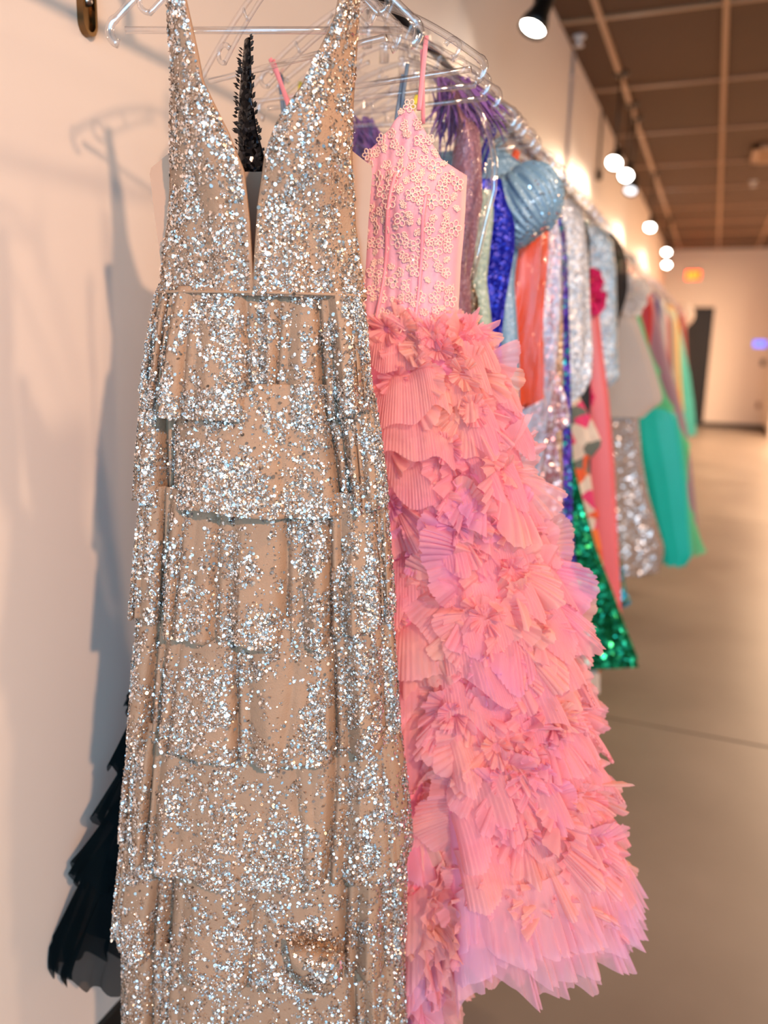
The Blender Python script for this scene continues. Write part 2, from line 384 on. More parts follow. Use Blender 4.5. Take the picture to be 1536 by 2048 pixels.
RX, RZ = .43, 2.085
rail = empty('garment_rail', (RX, 6.4, 1.99), 'long thin black clothes rail carrying the row of gowns on the left wall', 'rail')
mb = MB(); mb.tube([(RX, .62, RZ), (RX, 12.6, RZ)], .009, 12); mb.build('rail_bar', m_black, rail)
for yb in (.95, 3.6, 6.4, 9.2, 12.2):
    mb = MB(); mb.tube([(0, yb, RZ + .06), (RX - .02, yb, RZ + .06), (RX, yb, RZ + .045), (RX, yb, RZ)], .009, 8)
    mb.lathe((0, yb, RZ + .06), (1, 0, 0), [(0, .03), (.006, .03), (.008, 0)], 16)
    mb.build('bracket', m_black, rail)
t = empty('wall_hook', (0, 1.2, 2.02), 'small bronze metal slot bracket on the wall at the top left of the picture', 'bracket')
m_bronze = solid('bronze', (120, 95, 66), rough=.25, metal=1)
mb = MB(); P = []
for q in np.linspace(0, pi, 9): P.append((.006, 1.2 - .017 * cos(q), 1.995 - .022 * sin(q)))
P += [(.006, 1.217, 2.05), (.006, 1.183, 2.05)]
c_ = np.mean(P, 0); R0 = np.array(P); R1 = R0 + (.008, 0, 0); R2 = c_ + (R0 - c_) * .7 + (.008, 0, 0); R3 = c_ + (R0 - c_) * .66 + (.001, 0, 0)
mb.grid(np.array([R0 - (.006, 0, 0), R1, R2, R3]), cv=True); mb.add(R3, [tuple(range(len(R3)))]); mb.build('plate', m_bronze, t, smooth=False)
mb = MB(); mb.lathe((.004, 1.2, 2.028), (1, 0, 0), [(0, .009), (.006, .009), (.012, .005), (.013, 0)], 14); mb.build('screw', m_chrome, t)

# ------------------------------------------------------------------ track lamps
m_lens = emit('lamp_lens', (1.0, .93, .84), 26.0)
m_lens_dim = emit('lamp_lens_dim', (.86, .93, 1.0), 2.2)
lamps = [
    (.25, 3.50, 2.73, (-.30, -.42, -1.0), m_lens, 34, 'black spotlight nearest the camera, pointing down at the wall'),
    (.25, 6.30, 2.78, (-.10, -.75, -.70), m_lens, 58, 'lit spotlight left of the bright pair above the gowns'),
    (.25, 7.08, 2.84, (-.05, -.80, -.66), m_lens, 58, 'lit spotlight right of the bright pair above the gowns'),
    (.25, 7.50, 2.80, (-.1, -.6, -.8), m_lens_dim, 3, 'dim grey lensed spotlight just below the bright pair'),
    (.25, 9.76, 2.80, (-.08, -.75, -.7), m_lens, 60, 'lit spotlight farther along the wall, between the bright pair and the last two'),
    (.25, 12.95, 2.88, (0, -.75, -.7), m_lens, 44, 'upper of the two farthest lit spotlights by the dark ceiling edge'),
    (.25, 13.25, 2.73, (0, -.75, -.7), m_lens, 44, 'lower of the two farthest lit spotlights by the dark ceiling edge')]
for x, y, z, dr, ml, pw, lab in lamps:
    t = empty('spotlight', (x, y, z), lab, 'spotlight', 'spotlights hung along the left wall')
    dr = np.array(dr, float); dr /= np.linalg.norm(dr); c = np.array([x, y, z]); r = .056
    mb = MB(); mb.tube([(x, y + .02, 3.38), (x, y + .02, z + .10)], .009, 8); mb.lathe((x, y + .02, 3.38), (0, 0, -1), [(0, .05), (.02, .05), (.022, 0)], 16); mb.build('stem', m_black, t)
    mb = MB(); h = c - dr * .15
    mb.lathe(h, dr, [(0, 0), (0, .03), (.02, .036), (.09, .040), (.13, r), (.165, r + .003), (.165, r - .003), (.150, r - .006)], 24)
    mb.tube([tuple(h + dr * .04 + np.array([0, .0, .03])), (x, y + .02, z + .10)], .008, 6); mb.build('lamp_head', m_black, t)
    mb = MB(); mb.lathe(h, dr, [(.152, r - .005), (.153, 0)], 24); mb.build('lens', ml, t, smooth=False)
    s = spot('bulb', tuple(c + dr * .03), tuple(c + dr * 2), pw, (1.0, .72, .46), 95, .8, .04)
    s.parent = t; s.matrix_parent_inverse = Matrix.Translation(-Vector(t.location))

# ------------------------------------------------------------------ hangers
m_clear = clear('clear_plastic', amount=.16, edge=.95)
m_bag = clear('garment_film', amount=.012, edge=.42, bump=.8, bscale=16, rough=.10)
def hanger_mesh(w=.43, tip=.19, mb=None):
    """local: bar along x, hook at top z=0 (rail centre height), tips at z=-tip"""
    hw = w / 2; body = MB(); F = (np.array([0, 1., 0]), .55)
    for sg in (-1, 1):
        q = np.linspace(0, 1, 22)
        P = np.c_[sg * hw * q, 0 * q, -.075 - (tip - .095) * q ** 1.5]
        e = np.linspace(0, pi * .95, 9)[1:]
        tp = P[-1]; C_ = tp + np.array([-sg * .004, 0, -.016])
        E = np.c_[C_[0] + sg * .016 * np.sin(e) * .9, 0 * e, C_[2] + .016 * np.cos(e)]
        body.tube(np.r_[P, E], np.r_[np.full(len(P), .0055), np.full(len(E), .0065)], 8, flat=F)
        P2 = np.c_[sg * (.03 + (hw - .075) * q), 0 * q, -.10 - (tip - .125) * q ** 1.3]
        e = np.linspace(0, 1.35 * pi, 12); c2 = P2[-1] + np.array([0, 0, .014])
        E2 = np.c_[c2[0] + sg * .013 * np.sin(e), 0 * e, c2[2] - .013 * np.cos(e)]
        body.tube(np.r_[P2, E2], .0042, 6, flat=F)
        for u in (.22, .55): a = P[int(u * 21)]; b = P2[int(u * 21)]; body.tube([a, b], .0032, 5, flat=F)
    body.tube([(0, 0, -.045), (0, 0, -.105)], .010, 8, flat=F)
    bar = MB(); bar.tube([(-hw + .012, 0, -tip + .005), (hw - .012, 0, -tip + .005)], .0048, 8)
    hook = MB(); e = np.linspace(-pi * .35, pi * 1.05, 18)
    H = np.c_[-.019 * np.cos(e + pi / 2) * 1.0, 0 * e, -.004 + .019 * np.sin(e + pi / 2)][::-1]
    e = np.linspace(-.75 * pi, .5 * pi, 18)   # arc over the rail
    H = np.c_[.018 * np.cos(e + pi * .25 + .0), 0 * e, .0 + .018 * np.sin(e + pi * .25)]
    H = np.array([(.018 * cos(a), 0, .018 * sin(a)) for a in np.linspace(pi * 1.15, -.25 * pi, 18)] + [(.004, 0, -.030), (0, 0, -.05)])
    hook.tube(H, .0032, 7)
    return body, bar, hook
_hm = {}
def hanger(y, label, x=RX, ang=0, w=.43, tip=.19, mat=None, zoff=0.0):
    t = empty('clothes_hanger', (x, y, RZ + zoff), label, 'hanger', 'clear hangers on the clothes rail' if mat is None else None)
    key = (w, tip)
    if key not in _hm:
        b, r, h = hanger_mesh(w, tip); ms = []
        for nm, q in (('shoulders', b), ('bar', r), ('hook', h)):
            o = q.build(nm, MATS['clear_plastic'], None); ms.append(o)
        _hm[key] = [o.data for o in ms]
        for o in ms: bpy.data.objects.remove(o)
    for nm, me in zip(('shoulders', 'bar', 'hook'), _hm[key]):
        md = me if mat is None else me.copy()
        if mat is not None: md.materials.clear(); md.materials.append(mat)
        o = bpy.data.objects.new(nm, md); COL.objects.link(o); o.parent = t
    t.rotation_euler = (0, 0, radians(ang)); return t

# ------------------------------------------------------------------ 1. silver sequinned tiered gown (nearest)
m_nude = solid('nude_net', (166, 134, 108), rough=.75, var=.10, nscale=60, bump=.35, bscale=420)
m_nude_plain = solid('nude_lining', (186, 148, 120), rough=.45, var=.03, nscale=20)
m_back = solid('nude_back_panel', (176, 146, 122), rough=.6, var=.03)
m_cup = solid('bronze_cup', (182, 138, 104), rough=.5)
m_flake = flake('silver_flakes')
SP = Plane(.452, 1.023, 19)
hanger(1.023, 'clear plastic hanger at the very front holding the silver gown', x=.452, ang=19, w=.395, tip=.215)
sil = empty('evening_gown', (.452, 1.023, .1), 'long tiered silver sequinned gown over nude net with a plunging V neck, nearest the camera', 'dress', 'gowns on the clothes rail')
def poly(pl, pts, d=0.0): return [pl.at(px, py, d) for px, py in pts]

def panel(pl, outer, inner, n, m, depth, bulge=None, sgn=1):
    """grid between two edges given as px polylines over the same height span"""
    o = poly(pl, outer); i = poly(pl, inner)
    z1 = min(o[0][1], i[0][1]); z0 = max(o[-1][1], i[-1][1]); Z = np.linspace(z1, z0, n)
    so = interp(o, Z); si = interp(i, Z); q = np.linspace(0, 1, m)
    S = so[:, None] * (1 - q) + si[:, None] * q; ZZ = np.repeat(Z[:, None], m, 1)
    Q = np.repeat(q[None], n, 0)
    D = depth * (np.sin(np.clip(Q, 0, 1) * pi * .5) ** .7)
    if bulge:
        for (px, py, r, h) in bulge:
            s_, z_ = pl.at(px, py); D = D + h * np.exp(-(((S - s_) / r) ** 2 + ((ZZ - z_) / (r * 1.2)) ** 2))
    D = D + .003 * np.sin(S * 130 + ZZ * 9) * np.clip((z1 - ZZ) / .3, 0, 1) + .004 * (smoothnoise(S * 22 + 9, ZZ * 9 + 5, 3) - .5)
    return pl.pt(S, ZZ, D), S, ZZ
L_out = [(335, -30), (339, 60), (345, 200), (345, 320), (338, 430), (326, 520), (318, 596)]
L_in = [(378, -30), (398, 60), (428, 190), (478, 290), (505, 360), (514, 460), (522, 596)]
R_out = [(722, -30), (716, 60), (708, 200), (706, 320), (711, 450), (722, 530), (732, 600)]
R_in = [(698, -30), (684, 60), (620, 200), (572, 275), (549, 330), (535, 420), (524, 600)]
for nm, O_, I_, bl, sd in (('left', L_out, L_in, [(430, 300, .055, .030)], 1), ('right', R_out, R_in, [(640, 300, .055, .030)], 2)):
    P, S, ZZ = panel(SP, O_, I_, 80, 26, .055, bl)
    mb = MB(); mb.grid(P); b = mb.build('bodice_panel', m_nude, sil, solidify=.0016)
    Nn = normals(P); Nn *= np.sign((Nn @ SP.n).mean())
    seed = sd
    dn = lambda u, v, P=P, sd=sd: np.clip(.30 + .55 * u + 1.5 * (smoothnoise(u * 18, v * 9, sd) - .5) + .6 * (smoothnoise(u * 50, v * 26, sd + 4) - .5), .07, 1)
    flakes(P, Nn, 8500, dn, b, m_flake, seed=sd, rlo=.0008, rhi=.0031, tilt=.5)
    # folded nude facing along the neckline
    e = P[:, -1]; e2 = e + SP.n * -.004 + (SP.e * (1 if sd == 1 else -1)) * .0025
    mb = MB(); mb.grid(np.array([e, e2]).transpose(1, 0, 2)); mb.build('neckline_facing', m_nude, sil, solidify=.001)
# nude side panels and back panel
for pts in ([(352, 300), (306, 338), (303, 350), (314, 440), (326, 530), (350, 560)], [(700, 300), (744, 335), (745, 352), (738, 440), (731, 555), (700, 575)]):
    q = poly(SP, pts, -.02); mb = MB(); V = [SP.pt(s_, z_, -.012) for s_, z_ in q] + [SP.pt(s_ * .97, z_, -.02) for s_, z_ in q]
    k = len(q); mb.add(V, [tuple(range(k)), tuple(range(2 * k - 1, k - 1, -1))] + [(i, (i + 1) % k, k + (i + 1) % k, k + i) for i in range(k)])
    mb.build('side_panel', m_nude_plain, sil, smooth=False)
q = poly(SP, [(352, 335), (500, 337), (530, 336), (560, 338), (700, 335), (725, 600), (322, 600)]); k = len(q)
mb = MB(); V = [SP.pt(s_, z_, -.022) for s_, z_ in q] + [SP.pt(s_, z_, -.026) for s_, z_ in q]
mb.add(V, [tuple(range(k)), tuple(range(2 * k - 1, k - 1, -1))] + [(i, (i + 1) % k, k + (i + 1) % k, k + i) for i in range(k)]); mb.build('back_panel', m_back, sil, smooth=False)
# tiers
hems = [(575, 316, 730), (785, 288, 748), (990, 285, 775), (1222, 277, 788), (1445, 266, 800), (1655, 250, 822), (1850, 240, 812), (2090, 248, 815)]
NT = 380
th = np.linspace(-.12 * pi, 1.12 * pi, NT)
def foldw(x, seed):
    g = np.random.default_rng(seed); y = np.zeros_like(x)
    for k in range(6):
        f = g.uniform(9, 34); y += g.uniform(.4, 1) * np.sin(x * f + g.uniform(0, 6)) / (1 + f / 22)
    y += .9 * (smoothnoise(x * 9, x * 0 + seed, seed + 2) - .5)
    return y / 1.9
for k in range(7):
    (y0, l0, r0), (y1, l1, r1) = hems[k], hems[k + 1]
    s0l, z0 = SP.at(l0 + 8, y0 - (0 if k == 0 else 26)); s0r, _ = SP.at(r0 - 8, y0); s1l, z1 = SP.at(l1, y1); s1r, _ = SP.at(r1, y1)
    nv = 40; v = np.linspace(0, 1, nv)[:, None]; x = (th / pi)[None, :]
    sl = s0l + (s1l - s0l) * v ** .7; sr = s0r + (s1r - s0r) * v ** .7; a = (sr - sl) / 2; c = (sr + sl) / 2
    bz = .050 + .010 * k
    fw = foldw(th / pi, 11 + k)[None, :]; fw2 = foldw(th / pi + 5, 31 + k)[None, :]
    gg = np.random.default_rng(300 + k)
    cpos = np.array([.185 + .012 * k + gg.normal(0, .012), .33 + gg.normal(0, .03), .47 + gg.normal(0, .03), .585 + gg.normal(0, .02), .70 + gg.normal(0, .012), .84 + gg.normal(0, .02), .08])
    cdep = np.array([1.15, gg.uniform(.1, .9), gg.uniform(.1, .9), gg.uniform(.2, 1.0), 1.25, gg.uniform(.2, .8), .5])
    crease = 0 * x; step = 0 * x
    for cp, cq in zip(cpos, cdep):
        cp = cp + gg.normal(0, .012) * v
        crease = crease - cq * np.exp(-np.abs((x - cp) / .011) ** 1.5) * (x < cp + .03) - cq * .8 * np.clip(1 - np.abs(x - cp - .035) / .035, 0, 1) * (x >= cp)
        step = step + gg.normal(0, .0065) / (1 + np.exp(-(x - cp) / .004))
    amp = (.005 + .017 * v ** .8)
    D = (bz * (.75 + .45 * v)) * np.clip(np.sin(th), -.5, 1)[None, :] + amp * (fw + 1.6 * crease) + .006 * v - .005 * k * 0
    S = c - a * np.cos(th)[None, :] + amp * 1.05 * fw2 * np.clip(np.sin(th), 0.15, 1)[None, :]
    hemz = .006 * fw + .010 * (smoothnoise(x * 7, x * 0 + k, 50 + k) - .5) + step
    Z = z0 + (z1 - z0) * v + hemz * v ** 2 - .010 * v * np.sin(th * 1.0)[None, :] * 1.6
    P = SP.pt(S, Z, D + .0035 * (7 - k) * .4)
    mb = MB(); mb.grid(P); tr = mb.build('skirt_tier', m_nude, sil, solidify=.0012)
    Nn = normals(P); Nn *= np.sign((Nn[:, 60:-60] @ SP.n).mean())
    def wn(u, w, sd):
        a = smoothnoise(u * 6 + 4, w * 26 + 2, sd) - .5; b = smoothnoise(u * 6 + 9, w * 26 + 7, sd + 1) - .5
        uu = u + .30 * a; ww = w + .07 * b; p = uu * .8 + ww * 3; q_ = ww * 5 - uu * .7
        return smoothnoise(p * 6 + 5, q_ * 5 + 9, sd + 2) * .6 + smoothnoise(p * 15 + 5, q_ * 13 + 30, sd + 3) * .4
    dn = lambda u, w, k=k, wn=wn: np.clip(.10 + .62 * u ** .9 + 2.3 * (wn(u, w, 60 + k) - .5) + .9 * (smoothnoise(u * 22, w * 90, 70 + k) - .5), .03, 1)
    flakes(P, Nn, 27000, dn, tr, m_flake, seed=20 + k, rlo=.0008, rhi=.0030, tilt=.52)
# gathered waist seam
s0, z0 = SP.at(318, 586); s1, z1 = SP.at(732, 594)
q = np.linspace(0, 1, 60); thq = pi * q
P = SP.pt((s0 + s1) / 2 - (s1 - s0) / 2 * np.cos(thq), z0 + (z1 - z0) * q, .054 * np.sin(thq) + .002)
mb = MB(); mb.tube(P, .0022, 6); mb.build('waist_seam', m_nude, sil)
# turned-up flap of the lowest tier
pts = [(572, 1880), (640, 1900), (685, 1905), (684, 1962), (655, 1990), (610, 1958), (580, 1925)]
g0 = poly(SP, pts, .13); cs = np.mean(g0, 0); rings = []
for f, dd in ((1, .128), (.8, .145), (.4, .150), (0.02, .146)):
    rings.append([SP.pt(cs[0] + (a_ - cs[0]) * f, cs[1] + (b_ - cs[1]) * f, dd) for a_, b_ in g0])
mb = MB(); P = np.array(rings); mb.grid(P, cv=True); fl = mb.build('turned_hem', m_nude, sil, solidify=.001)
Nn = normals(P); Nn *= np.sign((Nn @ SP.n).mean()); flakes(P, Nn, 900, lambda u, v: np.full_like(u, .8), fl, m_flake, seed=77)

# ------------------------------------------------------------------ 2. pink ruffled gown
m_lining = solid('rose_lining', (246, 140, 160), rough=.7, var=.05, nscale=9)
m_tulle = tulle('pink_tulle', [(255, 214, 192), (255, 200, 194), (255, 184, 200), (238, 184, 236)], see=.40, transl=.45)
m_tulle_thin = tulle('pink_tulle_edge', [(255, 214, 204), (252, 196, 214), (232, 196, 246)], see=.55, transl=.4)
m_satin = solid('blush_satin', (232, 158, 168), rough=.5, var=.05, nscale=40, bump=.15, bscale=300, sheen=.3)
m_lace = solid('peach_lace', (255, 212, 192), rough=.6, var=.05)
m_strap = solid('pink_satin_strap', (250, 150, 158), rough=.35)
m_crystal = solid('crystal', (235, 240, 250), rough=.08, metal=.9)
PP = Plane(.46, 1.31, -3)
hanger(1.31, 'clear plastic hanger carrying the pink ruffled gown', x=.455, ang=-6, w=.44, tip=.205)
pk = empty('evening_gown', (.46, 1.31, .2), 'pink tulle ruffled gown with a floral lace bodice and thin straps, second from the front', 'dress', 'gowns on the clothes rail')
# bodice: neckline rises to a point under each strap
nk = poly(PP, [(560, 420), (585, 330), (612, 255), (650, 330), (705, 452), (742, 400), (772, 330), (812, 282), (849, 226), (876, 280), (903, 331), (934, 352)])
zb = PP.at(840, 655)[1]
su = np.linspace(nk[0][0], nk[-1][0], 90)
ztop = np.interp(su, [p[0] for p in nk], [p[1] for p in nk])
wr = poly(PP, [(934, 352), (936, 450), (929, 560), (938, 660)]); 
vv = np.linspace(0, 1, 60)[:, None]
Z = ztop[None, :] * (1 - vv) + zb * vv
sc_ = (su[0] + su[-1]) / 2; hw_ = (su[-1] - su[0]) / 2
xx = (su - sc_)[None, :] / hw_
narrow = np.interp(Z, [zb, 1.60, 1.68, 1.9], [.96, .97, 1.0, 1.0])
cup = .030 * np.exp(-((xx - .62) / .26) ** 2 - ((Z - 1.685) / .055) ** 2) + .030 * np.exp(-((xx + .62) / .26) ** 2 - ((Z - 1.685) / .055) ** 2)
D = .075 * np.sqrt(np.clip(1 - xx ** 2, 0, 1)) + cup + .0015 * np.sin(xx * 60)
Pb = PP.pt(sc_ + xx * hw_ * narrow, Z, D)
mb = MB(); mb.grid(Pb)
Pk = PP.pt(sc_ + xx * hw_ * narrow, np.minimum(Z, 1.66), -.04 * np.sqrt(np.clip(1 - xx ** 2, 0, 1))); mb.grid(Pk[:, ::-1])
bod = mb.build('bodice', m_satin, pk, solidify=.0015)
Nb = normals(Pb); Nb *= np.sign((Nb @ PP.n).mean())
def on(Pg, Ng, u, v, off=0.0):
    n, m = Pg.shape[:2]; i = min(int(u * (n - 1)), n - 2); j = min(int(v * (m - 1)), m - 2); a = u * (n - 1) - i; b = v * (m - 1) - j
    p = (Pg[i, j] * (1 - a) + Pg[i + 1, j] * a) * (1 - b) + (Pg[i, j + 1] * (1 - a) + Pg[i + 1, j + 1] * a) * b
    nn = Ng[i, j]; return p + nn * off, nn
for v0, v1 in ((.30, .36), (.49, .50), (.78, .66), (.90, .84)):
    mb = MB(); mb.tube([on(Pb, Nb, u, v0 + (v1 - v0) * u, .002)[0] for u in np.linspace(.28, 1, 30)], .0035, 6); mb.build('boning', m_strap, pk)
lace = MB(); crys = MB(); g = np.random.default_rng(5)
def loop(c, n, ax, bx, r1, r2, w=.0010):
    q = np.linspace(0, 2 * pi, 9)[:-1]
    pts = [c + ax * (r1 * (1 - cos(a)) / 2) + bx * (r2 * sin(a) * (.6 + .4 * (1 - cos(a)) / 2)) + n * .0009 * (1 - cos(a)) for a in q]
    lace.tube(pts, w, 4, closed=True)
spots = []
tries = 0
while len(spots) < 300 and tries < 20000:
    tries += 1; u, v = g.random(), .03 + .95 * g.random(); p, n = on(Pb, Nb, u, v, .0016)
    R = g.uniform(.007, .014)
    if all(np.linalg.norm(p - q) > (R + r) * .80 for q, r in spots): spots.append((p, R)); 
    else: continue
    a = np.cross(n, [0, 0, 1.]); a /= np.linalg.norm(a) + 1e-9; b = np.cross(n, a); ph = g.random() * 6; kind = g.random()
    if kind < .55:
        for k in range(5):
            t_ = ph + k * 2 * pi / 5; ax = a * cos(t_) + b * sin(t_); bx = -a * sin(t_) + b * cos(t_)
            loop(p, n, ax, bx, R, R * .42)
        V = [p + n * .0012 + R * .22 * d for d in (a, b, -a, -b)] + [p + n * .003]
        crys.add(V, [(0, 1, 4), (1, 2, 4), (2, 3, 4), (3, 0, 4), (3, 2, 1, 0)])
    else:
        stem = [p + (a * cos(ph) + b * sin(ph)) * R * 1.6 * (s - .5) + (b * cos(ph) - a * sin(ph)) * R * .4 * sin(s * pi) for s in np.linspace(0, 1, 7)]
        lace.tube(stem, .0007, 4)
        for k in (1, 2, 3, 4, 5):
            sg = 1 if k % 2 else -1; t_ = ph + sg * 1.0; ax = a * cos(t_) + b * sin(t_); bx = -a * sin(t_) + b * cos(t_); loop(stem[k], n, ax, bx, R * .55, R * .22)
lace.build('lace_applique', m_lace, pk, kind='stuff'); crys.build('crystals', m_crystal, pk, smooth=False, kind='stuff')
# straps
for a, b, c in (((849, 228), (854, 74), .0042), ((842, 245), (846, 100), .0036), ((606, 262), (548, 122), .0042), ((600, 268), (542, 118), .0036)):
    s0, z0 = PP.at(*a); s1, z1 = PP.at(*b); mb = MB(); q = np.linspace(0, 1, 10)
    dd = .02 * (1 - q) * (1 if a[1] < 240 or a[1] == 262 else -.6)
    mb.tube(PP.pt(s0 + (s1 - s0) * q, z0 + (z1 - z0) * q, dd + .003), c, 8, flat=(PP.n, .3)); mb.build('strap', m_strap, pk)
# skirt surface
skR = poly(PP, [(930, 640), (975, 720), (1000, 840), (1020, 950), (1050, 1080), (1095, 1230), (1120, 1380), (1150, 1500), (1180, 1640), (1205, 1760), (1190, 1880), (1180, 2040)])
skL = poly(PP, [(590, 640), (570, 900), (560, 1400), (560, 2040)])
ZT, ZB = PP.at(840, 640)[1], .555
def sk(thv, z):
    l = interp(skL, z); r = interp(skR, z); c = (l + r) / 2; a = (r - l) / 2
    f = np.clip((ZT - z) / (ZT - ZB), 0, 1); b = .06 + .10 * f
    s = c - a * np.cos(thv)
    groove = np.exp(-((s - interp(GR, z)) / .018) ** 2) * np.clip((1.20 - z) / .3, 0, 1)
    z = z - .27 * f ** 2 / (1 + np.exp(-(interp(GR, z) - s) / .02)) * (np.sin(thv) > -.6)
    return PP.pt(s, z, b * np.sin(thv) - .07 * groove)
GR = poly(PP, [(880, 900), (890, 1300), (925, 1560), (940, 1900), (950, 2040)])
TH = np.linspace(0, 2 * pi, 120, endpoint=False); ZZ = np.linspace(ZT + .01, ZB, 60)
P = np.array([sk(TH, np.full_like(TH, z)) for z in ZZ])
mb = MB(); mb.grid(P, cv=True); mb.build('lining', m_lining, pk)
def surf(thv, z, e=.004):
    p = sk(thv, z); p = np.asarray(p).reshape(3)
    t1 = (np.asarray(sk(thv + .02, z)).reshape(3) - p); t1 /= np.linalg.norm(t1)
    t2 = (np.asarray(sk(thv, z + .01)).reshape(3) - p); t2 /= np.linalg.norm(t2); n = np.cross(t1, t2); n /= np.linalg.norm(n)
    if n @ (PP.n + .6 * PP.e * (1 if cos(thv) < 0 else -1)) < 0: n = -n
    return p, t1, t2, n
def frill(mb, c, t1, t2, n, r, Lh, g, ph0=0, ph1=2 * pi, lift=.9, droop=.30, curv=.12, ell=1.0, pw=.011):
    """gathered strip standing on an arc of radius r around c, flaring outward"""
    cnt = max(3, int((ph1 - ph0) * (r + Lh * .5) / pw)); m = cnt * 5; ph = np.linspace(ph0, ph1, m + 1)
    jit = np.cumsum(g.normal(0, .18, m + 1)); jit -= np.linspace(jit[0], jit[-1], m + 1)
    pl = np.sin(np.linspace(0, cnt * 2 * pi, m + 1) + 2.2 * jit) * (.55 + .45 * np.sin(ph * 7 + jit)); slow = np.sin(ph * g.integers(2, 6) + g.random() * 6) + .6 * np.sin(ph * g.integers(6, 12) + g.random() * 6)
    nv = 7; v = np.linspace(0, 1, nv)[:, None]
    len_ = Lh * (1 + .24 * slow[None, :] + .10 * g.normal(0, 1, m + 1)[None, :] * (v > .9))
    rad = np.cos(ph)[:, None] * t1 + np.sin(ph)[:, None] * t2 * ell
    tan = -np.sin(ph)[:, None] * t1 + np.cos(ph)[:, None] * t2
    base = c + rad * r - np.outer((r * np.cos(ph)) ** 2 / (2 * curv), n)
    el = lift * (1 - .75 * v) + .15 * slow[None, :] * v          # elevation angle over the surface
    out = np.cumsum(np.cos(el) * np.ones_like(len_) * len_ / nv, 0) - (np.cos(el) * len_ / nv)[0]
    up = np.cumsum(np.sin(el) * len_ / nv, 0) - (np.sin(el) * len_ / nv)[0]
    P = base[None] + out[..., None] * rad[None] + up[..., None] * n
    amp = (.0004 + .0019 * v ** .7) * (1 + .6 * slow[None, :])
    sw = sum(g.uniform(.4, 1.1) * np.sin(ph * f + g.random() * 6) for f in (4, 9, 13, 19, 27))
    P = P + ((.0060 * sw)[None, :] * v ** 1.2)[..., None] * n
    P = P + (amp * pl[None, :])[..., None] * n + (amp * .5 * np.roll(pl, 1)[None, :])[..., None] * tan[None]
    P[..., 2] -= droop * Lh * (v ** 1.7) * np.ones_like(len_) * .8
    P[..., 2] -= 0
    mb.grid(P)
g = np.random.default_rng(12)
cent = [(915, 755, .105), (800, 760, .12), (890, 900, .09), (1010, 965, .125), (790, 990, .12), (905, 1060, .10), (1000, 1165, .14), (800, 1180, .12),
        (845, 1310, .13), (1075, 1290, .11), (960, 1340, .10), (1080, 1470, .13), (835, 1480, .14), (985, 1500, .12), (870, 1640, .12), (1120, 1640, .12),
        (1035, 1665, .125), (850, 1800, .13), (1170, 1770, .11), (1000, 1820, .10), (880, 1950, .12), (1100, 1830, .10), (830, 1090, .10), (1040, 1090, .09),
        (870, 700, .10), (930, 830, .10), (760, 880, .11), (960, 1250, .11), (910, 1420, .11), (1060, 1570, .10), (790, 1620, .13), (790, 1900, .12),
        (860, 672, .06), (925, 668, .07), (1000, 1560, .10), (1130, 1500, .08), (780, 660, .08)]
order = sorted(range(len(cent)), key=lambda i: cent[i][1])
for i in order:
    px, py, R = cent[i]
    z = PP.at(px, py, .12)[1]; z = min(max(z, ZB + .02), ZT - .005)
    f = np.clip((ZT - z) / (ZT - ZB), 0, 1); s_ = PP.at(px, py, (.06 + .10 * f) * .9)[0]
    l = interp(skL, z); r_ = interp(skR, z); cc = np.clip((s_ - (l + r_) / 2) / ((r_ - l) / 2), -.97, .97); thv = math.acos(-cc)
    c, t1, t2, n = surf(thv, z)
    R = R * .80; mb = MB(); nr = 5 if R > .085 else 4
    tw = g.normal(0, .25)
    T1 = t1 * cos(tw) + t2 * sin(tw); T2 = -t1 * sin(tw) + t2 * cos(tw)
    for k in range(nr, 0, -1):
        rr = R * (.02 + .155 * k); a0 = g.random() * 6
        frill(mb, c - n * .004 * k + T1 * g.normal(0, .006), T1, T2, n, rr, R * g.uniform(.50, .95), g, a0, a0 + 2 * pi * g.uniform(.35, .85), lift=1.25 - .19 * k, droop=.30, ell=g.uniform(.8, 1.2), pw=g.uniform(.005, .009))
    frill(mb, c + n * .010, T1, T2, n, .006, .032, g, 0, 2 * pi, lift=1.35, droop=.1, pw=.006)
    mb.build('ruffle', m_tulle, pk, kind=None)
# filler rows between rosettes, hanging like short flounces
for k, zc in enumerate(np.linspace(ZT - .02, ZB + .05, 15)):
    mb = MB(); tt = np.linspace(.03 * pi, 1.14 * pi, 900); wob = .018 * np.sin(tt * 9 + k * 1.7) + .01 * np.sin(tt * 21 + k)
    base = sk(tt, zc + wob); e = np.array([cos(0), 0, 0]); cen = np.asarray(sk(np.array([pi / 2]), np.array([zc])))[0] - PP.n * .12
    nr_ = base - cen; nr_[:, 2] = 0; nr_ /= np.linalg.norm(nr_, axis=1)[:, None]
    jit = np.cumsum(g.normal(0, .25, len(tt))); pl = np.sin(np.arange(len(tt)) * 1.35 + jit); sl = smoothnoise(tt * 6, tt * 0 + k, k + 90) - .5
    v = np.linspace(0, 1, 7)[:, None]; Lh = .060 * (1 + .9 * sl)[None, :]
    out = .012 + Lh * .55 * v ** .8 * (1 + 1.1 * sl[None, :]); P = base[None] + out[..., None] * nr_[None]; P[..., 2] -= Lh * v ** 1.25 * .9
    P += ((.0005 + .0018 * v) * pl[None, :] + .010 * v * (smoothnoise(tt * 26, tt * 0 + k, k + 9) - .5)[None, :])[..., None] * nr_[None]
    mb.grid(P); mb.build('ruffle', m_tulle, pk)
